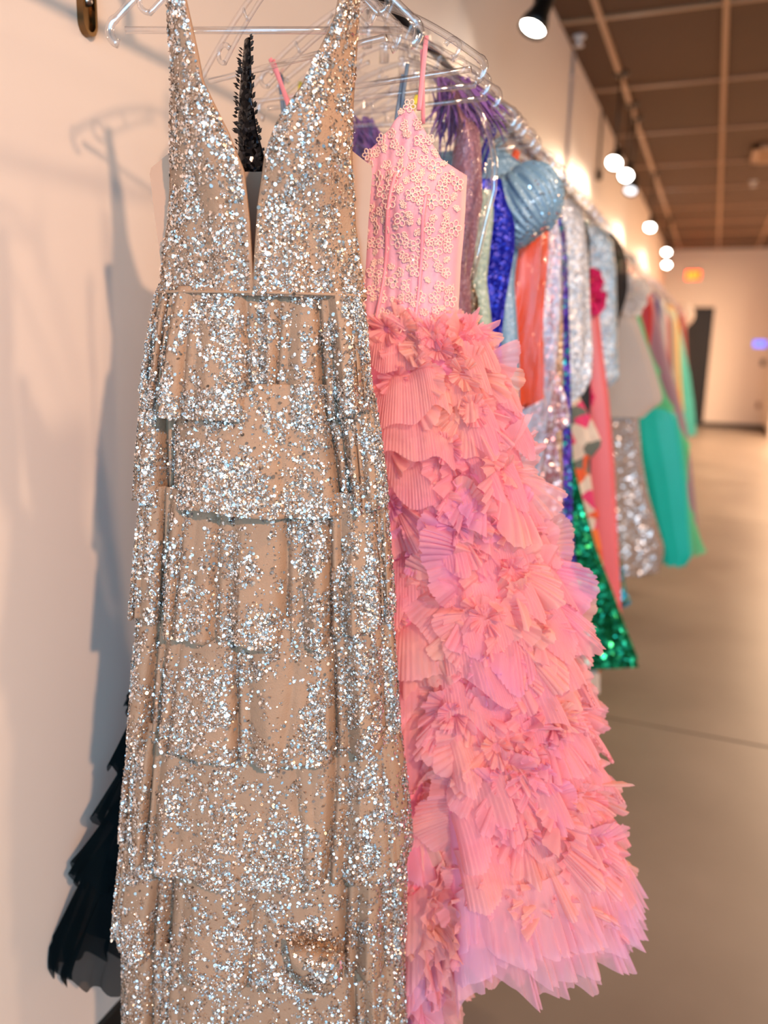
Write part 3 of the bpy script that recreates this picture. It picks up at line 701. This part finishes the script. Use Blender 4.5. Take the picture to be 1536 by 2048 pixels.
# sheer hem flounce
for k, (z0, Lh, o_) in enumerate(((ZB + .045, .10, .020), (ZB + .02, .115, .008), (ZB + .09, .10, .030))):
    mb = MB(); tt = np.linspace(.05 * pi, 1.12 * pi, 900); base = sk(tt, np.full_like(tt, z0) + .01 * np.sin(tt * 7 + k) - .02)
    cen = np.asarray(sk(np.array([pi / 2]), np.array([z0])))[0] - PP.n * .16; nr_ = base - cen; nr_[:, 2] = 0; nr_ /= np.linalg.norm(nr_, axis=1)[:, None]
    jit = np.cumsum(g.normal(0, .12, len(tt))); pl = np.sin(np.arange(len(tt)) * .42 + 2.5 * jit) * (.5 + .5 * np.sin(tt * 31 + k)); sl = smoothnoise(tt * 12, tt * 0 + k, k + 190) - .5
    v = np.linspace(0, 1, 8)[:, None]; LL = Lh * (1 + .25 * sl)[None, :]
    right = np.clip(-np.cos(tt), 0, 1)[None, :]
    P = base[None] + (o_ + .035 * v * (1 + sl[None, :]) + .015 * v * right)[..., None] * nr_[None]; P[..., 2] -= LL * v
    P += ((.001 + .007 * v) * pl[None, :] + .022 * v * (smoothnoise(tt * 17, tt * 0 + k, k + 77) - .5)[None, :])[..., None] * nr_[None]
    mb.grid(P); mb.build('hem_flounce', m_tulle_thin, pk)

# ------------------------------------------------------------------ 3. black gown (between the two)
m_blk = solid('black_satin', (12, 12, 14), rough=.6)
m_blktulle = tulle('black_tulle', [(8, 12, 16), (16, 26, 30)], see=.22, transl=.3)
m_blkseq = sequin('black_paillettes', (20, 20, 24), (60, 62, 70), cell=.006)
hanger(1.14, 'clear plastic hanger turned at an angle holding the black gown', x=.43, ang=-14, w=.37, tip=.215)
BP = Plane(.42, 1.14, 12)
bk = empty('evening_gown', (.42, 1.13, .15), 'black tulle tiered gown with spiky appliqued strap, mostly hidden behind the silver gown', 'dress', 'gowns on the clothes rail')
l_ = [(490, 84), (481, 170), (477, 250), (478, 300), (470, 345), (440, 480), (420, 640)]; r_ = [(509, 84), (512, 200), (522, 270), (540, 330), (545, 350), (640, 480), (660, 640)]
P, S, ZZ = panel(BP, l_, r_, 60, 14, .02); mb = MB(); mb.grid(P); mb.build('bodice', m_blkseq, bk, solidify=.002)
mb = MB(); g = np.random.default_rng(3); Nn = normals(P); Nn *= np.sign((Nn @ BP.n).mean())
for i in range(120):
    u = g.random() * .55; e = g.random(); v = 1.0 if e < .25 else (0 if e < .4 else g.random()); p, n = on(P, Nn, u, v, .001)
    side = BP.e * (1 if v > .5 else -1); d = side * g.uniform(.4, 1) + np.array([0, 0, g.uniform(.3, 1.2)]) * .8 + n * .4; d /= np.linalg.norm(d)
    w = np.cross(d, n); w /= np.linalg.norm(w); Lf = g.uniform(.006, .013)
    V = [p, p + d * Lf * .5 + w * .0028, p + d * Lf, p + d * Lf * .5 - w * .0028, p + d * Lf * .45 + n * .0016]
    mb.add(V, [(0, 1, 4), (1, 2, 4), (2, 3, 4), (3, 0, 4), (3, 2, 1, 0)])
mb.build('leaf_applique', m_blk, bk, smooth=False, kind='stuff')
BQ = Plane(.45, 1.135, 19)
bl = poly(BQ, [(420, 640), (330, 1100), (262, 1390), (222, 1550), (190, 1640), (150, 1740), (125, 1830), (100, 1920)])
brt = poly(BQ, [(640, 640), (690, 1000), (720, 1500), (740, 2048)])
hz = [BQ.at(300, y_)[1] for y_ in (900, 1120, 1290, 1420, 1540, 1640, 1760, 1950)]
def bring(l, r, z, b, q, rr):
    c = (l + r) / 2; a = (r - l) / 2; P = BQ.pt(c - a * np.cos(q) * rr, z + 0 * q, b * np.sin(q) * rr); P[..., 0] = np.maximum(P[..., 0], .008); return P
for k in range(7):
    z0 = hz[k] + .05; z1 = hz[k + 1]; q = np.linspace(0, 2 * pi, 420, endpoint=False); rows = []
    g = np.random.default_rng(40 + k); fw = sum(g.uniform(.4, 1) * np.sin(q * f + g.random() * 6) for f in (11, 17, 29, 43)) / 1.6
    jag = np.abs(np.sin(q * 12 + 2 * smoothnoise(q * 3, q * 0, k))) - .5
    for v in np.linspace(0, 1, 16):
        z = z0 + (z1 - z0) * v; l = float(interp(bl, z)); r = float(interp(brt, z)); am = .01 + .035 * v
        tuck = .035 * (1 - v ** .6)
        rows.append(bring(l + tuck, r, z + .022 * v ** 3 * (jag + .4 * fw), .045 + .01 * v, q, 1 + am * fw))
    mb = MB(); mb.grid(np.array(rows), cv=True); mb.build('skirt_tier', m_blktulle, bk)
q = np.linspace(0, 2 * pi, 80, endpoint=False)
mb = MB(); mb.grid(np.array([bring(float(interp(bl, z)) + .05, float(interp(brt, z)) - .02, z, .035, q, 1.0) for z in np.linspace(hz[0] + .1, hz[-1] + .09, 30)]), cv=True); mb.build('lining', m_blk, bk)

# ------------------------------------------------------------------ the row behind
def ring(xl, xr, y, z, b, q, rr): 
    c = (xl + xr) / 2; a = (xr - xl) / 2
    return np.stack([np.maximum(c + a * np.cos(q) * rr, .012), y + b * np.sin(q) * rr, z + 0 * q], -1)

def gown(Y, label, edge, mats, b=(.035, .045), waist=1.52, amp=.05, nf=9, left=None, cat='dress', tiers=None, straps=True, hem=None, seed=0, hang=True, hangto=None, strapmat=None, ntop=None, hemwave=.012):
    """edge: right outline in photograph pixels read at distance Y (gives width and height in metres)"""
    pts = [at(px, py, Y) for px, py in edge]; R = [(p[0], p[2]) for p in pts]
    if hem: R = [p for p in R if p[1] > hem] + [(interp(R, hem), hem)]
    zt = R[0][1]; zb = R[-1][1]
    Lf = left or [(max(.05, .88 - x), z) for x, z in R]
    t = empty('evening_gown', (.45, Y, zb), label, cat, 'gowns on the clothes rail')
    g = np.random.default_rng(seed + 100); q = np.linspace(0, 2 * pi, 160, endpoint=False)
    ph = g.random(4) * 6; fw = np.sin(q * nf + ph[0]) + .6 * np.sin(q * (nf * 1.7 // 1) + ph[1]) + .4 * np.sin(q * (nf * 3) + ph[2])
    def body(z0, z1, nz, mat, name, a0, a1, flare=0.0, hw=0.0):
        v = np.linspace(0, 1, nz); rows = []
        for vv_ in v:
            z = z0 + (z1 - z0) * vv_; xl = float(interp(Lf, z)); xr = float(interp(R, z)); k = (zt - z) / (zt - zb + 1e-6); bb = b[0] + (b[1] - b[0]) * k
            A = a0 + (a1 - a0) * vv_; rr = 1 + A * fw - A * 1.2
            rows.append(ring(xl, xr + flare * vv_, Y, z + hw * vv_ ** 3 * fw, bb, q, rr))
        mb = MB(); mb.grid(np.array(rows), cv=True)
        if name == 'bodice': mb.add(rows[0][::4], [tuple(range(40))])
        return mb.build(name, mat, t)
    waist = min(max(waist, zb + .1), zt - .05)
    body(zt, waist, 14, mats[0], 'bodice', .004, .012)
    if not tiers: body(waist + .004, zb, 40, mats[1], 'skirt', .012, amp, hw=hemwave)
    else:
        zs = np.linspace(waist, zb, tiers + 1)
        for k in range(tiers): body(zs[k] + .015, zs[k + 1], 12, mats[1] if k % 2 == 0 or len(mats) < 3 else mats[2], 'skirt_tier', amp * .3, amp, flare=.02, hw=hemwave)
    if straps:
        zb_ = RZ - .19 + .012
        for sg in (-1, 1):
            x1 = .44 + sg * .13; xr = float(interp(R, zt)); xl = float(interp(Lf, zt)); x0 = (xl + xr) / 2 + sg * (xr - xl) * .30
            if zb_ + .02 > zt:
                for yy in (-.012, .012):
                    mb = MB(); mb.tube([(x0, Y + yy * 2, zt - .004), (x1, Y + yy, zb_ + .02)], .0045, 6); mb.build('strap', strapmat or mats[0], t)
    if hang: hanger(Y, 'clear plastic hanger ' + (hangto or 'in the row'), tip=.19, ang=g.normal(0, 5))
    return t

def film(Y, label, pts, b=.05, left=.10, ring_n=120, seed=0):
    P_ = [at(px, py, Y) for px, py in pts]; R = [(p[0], p[2]) for p in P_]; zt, zb = R[0][1], R[-1][1]
    q = np.linspace(0, 2 * pi, ring_n, endpoint=False); g = np.random.default_rng(seed); ph = g.random(3) * 6
    fw = np.sin(q * 5 + ph[0]) + .6 * np.sin(q * 11 + ph[1]) + .4 * np.sin(q * 23 + ph[2]); rows = []
    for v in np.linspace(0, 1, 50):
        z = zt + (zb - zt) * v; xr = float(interp(R, z)); xl = max(left, .88 - xr)
        rows.append(ring(xl, max(xr, xl + .02), Y, z, b, q, 1 + .04 * np.sin(fw + v * 9) + .02 * np.sin(q * 17 + v * 30)))
    mb = MB(); mb.grid(np.array(rows), cv=True)
    for k_ in (0,): pass
    o = mb.build('garment_bag', m_bag); tag(o, label, 'garment bag', 'clear garment bags over the gowns'); return o

F_ = solid
# slate blue straps, yellow straps (mostly hidden)
m_slate = F_('slate_satin', (96, 118, 142), rough=.4)
t = gown(1.42, 'slate blue gown with paired thin straps seen between the silver and pink gowns', [(760, 330), (800, 420), (780, 640), (900, 1200), (960, 1700)], (m_slate, m_slate), b=(.02, .03), straps=False, seed=1, hangto='holding the slate blue strapped gown')
for a_, b_ in (((801, 255), (815, 128)), ((786, 300), (806, 150)), ((760, 330), (812, 200)), ((572, 262), (559, 146)), ((585, 300), (562, 150))):
    p, q_ = at(*a_, 1.42), at(*b_, 1.42); mb = MB(); mb.tube([p, (p + q_) / 2 + (0, -.004, 0), q_], .0038, 6); mb.build('strap', m_slate, t)
m_yel = F_('yellow_satin', (226, 214, 70), rough=.4)
t = gown(1.50, 'yellow strapped gown peeking out behind the neckline of the silver gown', [(770, 400), (790, 500), (800, 1200), (850, 1600)], (m_yel, m_yel), b=(.02, .03), straps=False, seed=2, hangto='holding the yellow strapped gown')
for a_, b_ in (((603, 235), (600, 164)), ((612, 250), (606, 168)), ((812, 260), (835, 190))):
    p, q_ = at(*a_, 1.5), at(*b_, 1.5); mb = MB(); mb.tube([p, q_], .0048, 6); mb.build('strap', m_yel, t)
# mauve gown with violet feathers, inside its bag
m_mauve = sequin('mauve_sequins', (140, 96, 112), (176, 138, 150), cell=.004, metal=.3, rough=.5, tilt=.5)
mv = gown(1.60, 'mauve sequinned gown with violet feather shoulders inside a clear garment bag', [(900, 190), (960, 260), (965, 400), (940, 560), (950, 900), (960, 1300)], (m_mauve, m_mauve), b=(.03, .04), left=[(.56, 2.0), (.50, 1.5), (.45, .9)], straps=False, seed=3, hangto='holding the mauve feathered gown')
m_feather = F_('violet_feather', (128, 88, 158), rough=.8, var=.2, nscale=80)
g = np.random.default_rng(9)
for cx_, cy_, n_ in ((905, 150, 260), (720, 230, 70)):
    mb = MB()
    for i in range(n_):
        s0 = at(cx_ + g.normal(0, 16), cy_ + abs(g.normal(0, 26)), 1.62 + g.normal(0, .012)); d = np.array([g.normal(.35, .35), g.normal(0, .4), -1.0]); d /= np.linalg.norm(d)
        Lf = g.uniform(.05, .12); bend = np.array([g.normal(.25, .3), g.normal(0, .2), -.1]); q = np.linspace(0, 1, 6)
        mb.tube([s0 + d * Lf * a + bend * Lf * .4 * sin(a * pi * .6) for a in q], [.0016, .003, .0034, .003, .002, .0005], 4, flat=((0, 1, 0), .35))
    mb.build('feather_trim', m_feather, mv, kind='stuff')
bag0 = film(1.52, 'large clear garment bag with shiny curved edge right behind the pink bodice', [(850, 128), (905, 150), (950, 200), (978, 262), (990, 325), (984, 400), (965, 480), (946, 545), (940, 640)], b=.03, seed=1)
# long tail of film edge highlight: welded seam
mb = MB(); mb.tube([at(px, py, 1.50) for px, py in ((868, 138), (905, 152), (940, 188), (965, 232), (982, 280), (990, 325), (988, 380), (972, 440), (958, 500), (944, 560))], .0055, 8)
mb.build('bag_seam', m_clear, bag0, label='thick shiny welded edge')
# sage sequin slip
m_sage = sequin('sage_sequins', (150, 172, 156), (196, 210, 196), cell=.005, metal=.1, rough=.5, tilt=.4)
gown(1.70, 'pale sage sequinned gown between the clear bag and the royal blue gown', [(985, 380), (990, 430), (975, 560), (985, 640), (985, 900), (1010, 1300)], (m_sage, m_sage), b=(.025, .03), seed=4, hangto='holding the pale sage gown')
m_brz = sequin('bronze_sequins', (92, 76, 58), (200, 160, 110), cell=.005, metal=.6)
gown(1.66, 'dark bronze beaded gown, a narrow strip just right of the pink bodice', [(950, 440), (952, 500), (945, 560), (960, 600), (960, 1000)], (m_brz, m_brz), b=(.012, .015), seed=5, hangto='holding the dark bronze gown')
# royal blue
m_roy = sequin('royal_sequins', (10, 14, 150), (30, 60, 220), cell=.006, tilt=.6, metal=.35, rough=.35, mixf=.15)
gown(1.78, 'royal blue sequinned gown beside the light blue puff sleeve', [(1003, 358), (1012, 400), (1030, 440), (1030, 500), (1012, 600), (1002, 690), (1010, 760), (1015, 1100), (1060, 1400)], (m_roy, m_roy), b=(.03, .035), seed=6, straps=True, hangto='holding the royal blue gown')
# light blue with puff sleeve
m_lb = sequin('light_blue_glitter', (116, 150, 172), (200, 232, 250), cell=.0035, metal=.1, rough=.4, mixf=.05, tilt=.22)
lb = gown(1.88, 'light blue glitter gown with a big gathered puff sleeve', [(1010, 300), (1042, 320), (1050, 420), (1030, 560), (1040, 700), (1045, 1000), (1060, 1200)], (m_lb, m_lb), b=(.03, .035), seed=7, hangto='holding the light blue puff sleeved gown')
c0 = at(1052, 405, 1.84); kx = at(1112, 405, 1.84)[0] - c0[0]; kz = c0[2] - at(1052, 500, 1.84)[2]
U = np.linspace(0.02, pi - .02, 40); V_ = np.linspace(0, 2 * pi, 200, endpoint=False); rows = []
for u in U:      # poles: gathered armhole (left) and cuff (right)
    w = sin(u) ** .7; gth = 1 + .13 * np.sin(V_ * 13 + .8 * sin(u * 3)) * max(0., .2 + .8 * cos(u)) * 1.2 + .03 * np.sin(V_ * 31)
    ax = -cos(u); yy = .075 * w * np.cos(V_) * gth; zz = kz * .98 * w * np.sin(V_) * gth
    rows.append(np.c_[c0[0] + ax * kx * 1.0 + .012 * np.sin(V_), c0[1] + yy * .8, c0[2] + zz * (.75 + .25 * (ax + 1) / 2 * 1.4) - .012 * ax])
rows = np.array(rows) - c0; ca, sa = cos(radians(38)), sin(radians(38))
rows = np.stack([rows[..., 0] * ca + rows[..., 2] * sa * .8, rows[..., 1], -rows[..., 0] * sa * 1.2 + rows[..., 2] * ca], -1) + c0
mb = MB(); mb.grid(rows, cv=True); mb.build('puff_sleeve', m_lb, lb)
Nsl_ = 0; Psl = np.array(rows); Nsl = normals(Psl); Nsl *= np.sign(((Psl - Psl.mean((0, 1))) * Nsl).sum(-1).mean())
sl_ = [c for c in lb.children if c.name.startswith('puff')][0]
flakes(Psl, Nsl, 420, lambda u, v: .2 + .8 * (u > .6), sl_, m_flake, rlo=.0012, rhi=.0042, tilt=.5, seed=4)
# orange satin in bag
m_or = F_('orange_satin', (232, 76, 6), rough=.28, var=.1, nscale=12)
gown(2.00, 'short bright orange satin dress hanging under the light blue puff sleeve', [(1085, 335), (1100, 420), (1098, 520), (1085, 640), (1082, 740), (1078, 815)], (m_or, m_or), b=(.03, .04), amp=.10, nf=11, seed=8, waist=1.62, hangto='holding the orange satin dress')
film(1.95, 'clear garment bag with white edge over the orange satin dress', [(1040, 290), (1090, 340), (1108, 420), (1106, 560), (1100, 700), (1092, 800), (1085, 880)], b=.05, seed=2)
m_irid = sequin('iridescent_white', (200, 208, 226), (255, 205, 215), cell=.006, metal=.2, rough=.4, tilt=.45)
gown(2.10, 'white and lilac iridescent feathered gown right of the orange dress', [(1108, 400), (1125, 480), (1124, 600), (1116, 720), (1096, 850), (1082, 960)], (m_irid, m_irid), b=(.03, .04), amp=.08, seed=9, hangto='holding the white iridescent gown')
film(2.06, 'clear garment bag tapering down over the white iridescent gown', [(1090, 380), (1124, 450), (1128, 560), (1124, 680), (1108, 800), (1085, 910), (1075, 960)], b=.05, seed=3)
m_champ = sequin('champagne_sequins', (176, 140, 108), (236, 214, 188), cell=.006, metal=.4, rough=.35, tilt=.6)
gown(2.20, 'champagne gold sequinned gown partly behind the white iridescent gown', [(1112, 400), (1126, 560), (1130, 700), (1130, 850), (1132, 1000), (1128, 1120)], (m_champ, m_champ), b=(.03, .04), seed=10, hangto='holding the champagne gold gown')
m_mv = F_('mauve_velvet', (176, 122, 130), rough=.6, var=.15, nscale=14, sheen=.6)
gown(2.14, 'dusty mauve velvet gown with silver sequin drape above the green mermaid gown', [(1098, 600), (1108, 720), (1136, 812), (1140, 850), (1110, 868), (1118, 930), (1124, 1010), (1118, 1100)], (m_mv, sequin('mauve_silver', (170, 124, 130), (240, 236, 240), cell=.008, metal=.35, mixf=.4, tilt=.5)), waist=1.42, b=(.03, .045), amp=.10, seed=11, hangto='holding the dusty mauve gown')
m_pur = sequin('purple_sequins', (72, 44, 160), (20, 200, 200), cell=.009, metal=.5, rough=.3, mixf=.3)
gown(2.30, 'purple gown scattered with turquoise sequins, a narrow strip left of the silver beaded gown', [(1122, 420), (1134, 480), (1138, 600), (1141, 760), (1142, 900), (1144, 1060), (1150, 1150)], (m_pur, m_pur), b=(.03, .04), seed=12, amp=.03, hangto='holding the purple gown')
m_sil = sequin('white_silver_beads', (188, 188, 190), (245, 240, 235), cell=.007, metal=.3, rough=.4, mixf=.4, tilt=.5)
gown(2.42, 'silver white beaded short dress with long sleeves behind the puff sleeve', [(1140, 398), (1166, 425), (1176, 520), (1180, 620), (1184, 700), (1180, 760), (1162, 800)], (m_sil, m_sil), b=(.035, .045), seed=13, amp=.05, hangto='holding the silver white beaded dress')
m_grn = sequin('emerald_sequins', (4, 110, 62), (40, 225, 180), cell=.0105, metal=.75, rough=.22, tilt=.8, mixf=.35)
gown(2.52, 'emerald green sequinned mermaid gown flaring at the hem toward the aisle', [(1120, 420), (1140, 620), (1144, 800), (1152, 930), (1172, 1010), (1196, 1100), (1228, 1190), (1252, 1265), (1278, 1340)], (m_grn, m_grn), b=(.03, .09), seed=14, amp=.10, nf=10, hangto='holding the emerald green gown', hemwave=.012)
def floral(name):
    m, nt, N, L, B = newmat(name); co = coords(N, L)
    vo = N.new('ShaderNodeTexVoronoi'); vo.inputs['Scale'].default_value = 20; L.new(co, vo.inputs['Vector']); se = N.new('ShaderNodeSeparateColor'); L.new(vo.outputs['Color'], se.inputs[0])
    cr = N.new('ShaderNodeValToRGB'); cr.color_ramp.interpolation = 'CONSTANT'; e = cr.color_ramp.elements; cs = [(232, 205, 182), (240, 92, 40), (232, 205, 182), (110, 112, 98), (236, 60, 110), (240, 214, 190), (248, 120, 50)]
    while len(e) < len(cs): e.new(.5)
    for i, c in enumerate(cs): e[i].position = i / len(cs); e[i].color = lin(*c)
    L.new(se.outputs[0], cr.inputs[0]); L.new(cr.outputs[0], B.inputs['Base Color']); B.inputs['Roughness'].default_value = .7; return m
m_flo = floral('floral_print')
gown(2.64, 'cream ruffled gown with orange, pink and grey floral print behind the emerald gown', [(1140, 470), (1150, 700), (1160, 790), (1190, 850), (1205, 890), (1180, 920), (1188, 1000), (1205, 1090), (1210, 1180), (1205, 1300), (1200, 1390)], (m_flo, m_flo), b=(.03, .05), seed=15, amp=.08, tiers=6, hangto='holding the floral gown')
gown(2.74, 'black gown whose shoulder shows between the silver beaded dress and the coral gown', [(1165, 428), (1180, 470), (1180, 600), (1180, 1000), (1190, 1200)], (m_blk, m_blk), b=(.03, .04), seed=16, hangto='holding the black gown behind the silver beaded dress')
m_cor = F_('coral_satin', (244, 112, 112), rough=.4, var=.1, nscale=6)
cg = gown(2.88, 'long coral pink satin gown with rosettes at the shoulder', [(1180, 530), (1196, 590), (1208, 700), (1222, 800), (1234, 930), (1243, 1080), (1250, 1180), (1253, 1262)], (m_cor, m_cor), b=(.035, .05), seed=17, amp=.06, nf=8, hangto='holding the coral gown')
def rosette(px, py, Y, r, mat, par):
    c = at(px, py, Y); mb = MB()
    for k in range(4):
        frill(mb, c, np.array([1., 0, 0]), np.array([0, 0, 1.]), np.array([0, -1., 0]), r * .2 * (k + .5), r * .55, np.random.default_rng(k), lift=1.4 - .3 * k, pw=.018)
    mb.build('rosette', mat, par)
m_hot = F_('hot_pink', (240, 40, 110), rough=.6)
for px, py, r in ((1184, 560, .035), (1186, 600, .04), (1166, 790, .035)): rosette(px, py, 2.84, r, m_hot, cg)
m_pb = sequin('pale_blue_beads', (172, 192, 200), (240, 232, 222), cell=.008, metal=.3, rough=.4, mixf=.4, tilt=.5)
gown(3.05, 'pale blue and silver beaded dress right of the coral gown', [(1196, 452), (1226, 480), (1234, 540), (1236, 640), (1238, 760), (1234, 770)], (m_pb, m_pb), b=(.035, .05), seed=18, amp=.05, hangto='holding the pale blue beaded dress')
m_bsh = tulle('black_sheer', [(24, 20, 20), (50, 42, 40)], see=.3)
gown(3.25, 'sheer black gown with a rounded shoulder left of the champagne tulle gown', [(1226, 466), (1246, 488), (1256, 530), (1257, 585), (1240, 640), (1215, 760), (1205, 1000)], (m_bsh, m_blk), b=(.035, .04), seed=19, hangto='holding the sheer black gown')
m_aqua = sequin('aqua_sequins', (20, 140, 160), (190, 200, 90), cell=.012, metal=.5, mixf=.35)
gown(3.15, 'aqua and lime sequinned gown, only its hem showing below the champagne gown', [(1190, 480), (1210, 700), (1220, 900), (1240, 1080), (1262, 1190), (1272, 1212)], (m_aqua, m_aqua), b=(.03, .04), seed=20, hangto='holding the aqua sequinned gown')
m_ctul = F_('champagne_tulle', (244, 222, 202), rough=.8, var=.05, nscale=8, trans=.25)
m_cseq = sequin('champagne_sparse', (238, 232, 230), (255, 245, 235), cell=.009, metal=.8, rough=.3, base=(188, 156, 134), cover=.04, tilt=.6)
ch = gown(3.55, 'champagne tulle gown with a wide overskirt and sequinned mermaid hem', [(1240, 540), (1258, 590), (1272, 650), (1280, 700), (1284, 780), (1282, 840), (1290, 920), (1305, 1000), (1322, 1060), (1336, 1110), (1330, 1150)], (m_sil, m_cseq), b=(.04, .10), seed=21, amp=.10, nf=9, hangto='holding the champagne tulle gown', hemwave=.02)
# overskirt
e_ = [at(px, py, 3.50) for px, py in ((1252, 590), (1275, 650), (1300, 720), (1318, 780), (1322, 802), (1296, 822), (1282, 836))]
q = np.linspace(0, 2 * pi, 160, endpoint=False); rows = []
R = [(p[0], p[2]) for p in e_]
for z in np.linspace(R[0][1], R[-1][1], 30): rows.append(ring(.15, float(interp(R, z)), 3.50, z, .055 + .03 * (R[0][1] - z), q, 1 + .03 * np.sin(q * 11)))
mb = MB(); mb.grid(np.array(rows), cv=True); mb.build('overskirt', m_ctul, ch)
m_org = F_('white_organza', (240, 228, 218), rough=.7, trans=.3)
rosette(1258, 588, 3.45, .07, m_org, ch); rosette(1240, 570, 3.45, .05, m_org, ch)
# green tulle
m_teal = F_('teal_satin', (0, 214, 186), rough=.45, var=.06, nscale=6)
m_mint = tulle('mint_tulle', [(110, 230, 180), (175, 235, 185)], see=.25, transl=.45)
gr = gown(4.25, 'green tulle gown with mint ruffled edge and a solid teal train, widest of the row', [(1268, 580), (1285, 640), (1310, 720), (1340, 800), (1362, 850), (1385, 900), (1378, 960), (1385, 1020), (1402, 1060), (1416, 1108)], (m_mint, m_mint), b=(.05, .10), seed=22, amp=.06, tiers=6, hangto='holding the green tulle gown', hemwave=.015)
e_ = [at(px, py, 4.10) for px, py in ((1322, 818), (1352, 830), (1362, 880), (1372, 960), (1378, 1040), (1384, 1112), (1370, 1130))]
l_ = [at(px, py, 4.10) for px, py in ((1262, 850), (1268, 880), (1290, 960), (1305, 1040), (1320, 1090), (1330, 1132))]
R = [(p[0], p[2]) for p in e_]; Lp = [(p[0], p[2]) for p in l_]; rows = []
for z in np.linspace(R[0][1], R[-1][1], 30): rows.append(ring(float(interp(Lp, z)), float(interp(R, z)), 4.08, z + .006 * np.sin(q * 7), .035, q, 1 + .035 * np.sin(q * 8)))
mb = MB(); mb.grid(np.array(rows), cv=True); mb.add(rows[0][::4], [tuple(range(40))]); mb.build('teal_train', m_teal, gr)
m_red = F_('red_satin', (226, 34, 22), rough=.4); m_mag = F_('magenta_satin', (214, 20, 84), rough=.45)
gown(4.9, 'bright red gown above the green tulle skirt', [(1284, 560), (1300, 580), (1308, 620), (1306, 660), (1300, 700), (1310, 900)], (m_red, m_red), b=(.06, .07), seed=23, hangto='holding the bright red gown')
gown(4.6, 'magenta gown just left of the bright red one', [(1268, 600), (1284, 620), (1284, 660), (1282, 700), (1290, 900)], (m_mag, m_mag), b=(.05, .06), seed=24, hangto='holding the magenta gown')
m_lav = F_('lavender_tulle', (196, 168, 178), rough=.8, trans=.3)
gown(5.4, 'lavender tulle gown with the long skirt behind the mint ruffles', [(1300, 570), (1320, 640), (1340, 720), (1358, 780), (1376, 850), (1386, 920), (1394, 1000), (1400, 1062)], (m_lav, m_lav), b=(.06, .09), seed=25, amp=.05, hangto='holding the lavender gown')
m_cream = F_('cream_chiffon', (230, 214, 200), rough=.8)
rows_ = [(5.9, 'peach coloured gown between the bright red and navy gowns', (222, 150, 120), [(1308, 590), (1316, 640), (1322, 760), (1340, 880)]),
         (6.3, 'navy blue gown in the far part of the row', (36, 24, 120), [(1310, 584), (1322, 600), (1324, 660), (1332, 800), (1342, 880)]),
         (6.8, 'grey white gown right of the navy one', (186, 190, 196), [(1318, 590), (1330, 612), (1332, 650), (1338, 780), (1346, 880)]),
         (7.3, 'rose pink gown in the far part of the row', (196, 110, 110), [(1328, 616), (1338, 640), (1340, 720), (1350, 860)]),
         (7.8, 'dark maroon gown in the far part of the row', (112, 22, 36), [(1332, 620), (1344, 640), (1348, 740), (1356, 860)]),
         (8.4, 'pale grey green gown left of the mustard one', (160, 172, 158), [(1340, 616), (1350, 630), (1352, 700), (1362, 850)]),
         (9.0, 'mustard gold gown near the far end of the row', (214, 156, 50), [(1346, 612), (1358, 650), (1362, 740), (1368, 812), (1370, 824)]),
         (10.0, 'turquoise gown with a full skirt near the far end of the row', (76, 190, 178), [(1352, 620), (1368, 690), (1380, 750), (1388, 810), (1392, 872)]),
         (10.8, 'dark red patterned gown at the far end of the row', (150, 34, 34), [(1358, 612), (1372, 640), (1374, 700), (1376, 740)])]
for Y, lab, c, e in rows_:
    m = F_('fabric_' + lab.split(' gown')[0].replace(' ', '_'), c, rough=.55, var=.12, nscale=14)
    gown(Y, lab, e, (m, m), b=(.10, .14), seed=int(Y * 10), amp=.05, hangto='far along the rail holding the ' + lab.split(' gown')[0] + ' gown')
c = at(1368, 630, 11.4); t = empty('evening_gown', (.45, 11.4, .6), 'cream gown with a large puffed shoulder at the very end of the row', 'dress', 'gowns on the clothes rail')
mb = MB(); U = np.linspace(.02, pi - .02, 16); V_ = np.linspace(0, 2 * pi, 60, endpoint=False)
mb.grid(np.array([np.c_[c[0] - .03 + .15 * sin(u) * np.cos(V_) * (1 + .08 * np.sin(V_ * 9)), c[1] + .1 * sin(u) * np.sin(V_), c[2] + .16 * cos(u) + 0 * V_] for u in U]), cv=True); mb.build('puff_sleeve', m_cream, t)
mb = MB(); q = np.linspace(0, 2 * pi, 80, endpoint=False)
mb.grid(np.array([ring(.2, .66 + .06 * k, 11.4, 1.9 - 1.3 * k, .1, q, 1 + .04 * np.sin(q * 9)) for k in np.linspace(0, 1, 16)]), cv=True); mb.build('skirt', m_cream, t)
hanger(11.4, 'clear plastic hanger at the very end of the rail holding the cream gown')
for o in bpy.data.objects:
    if 'wloc' in o: del o['wloc']
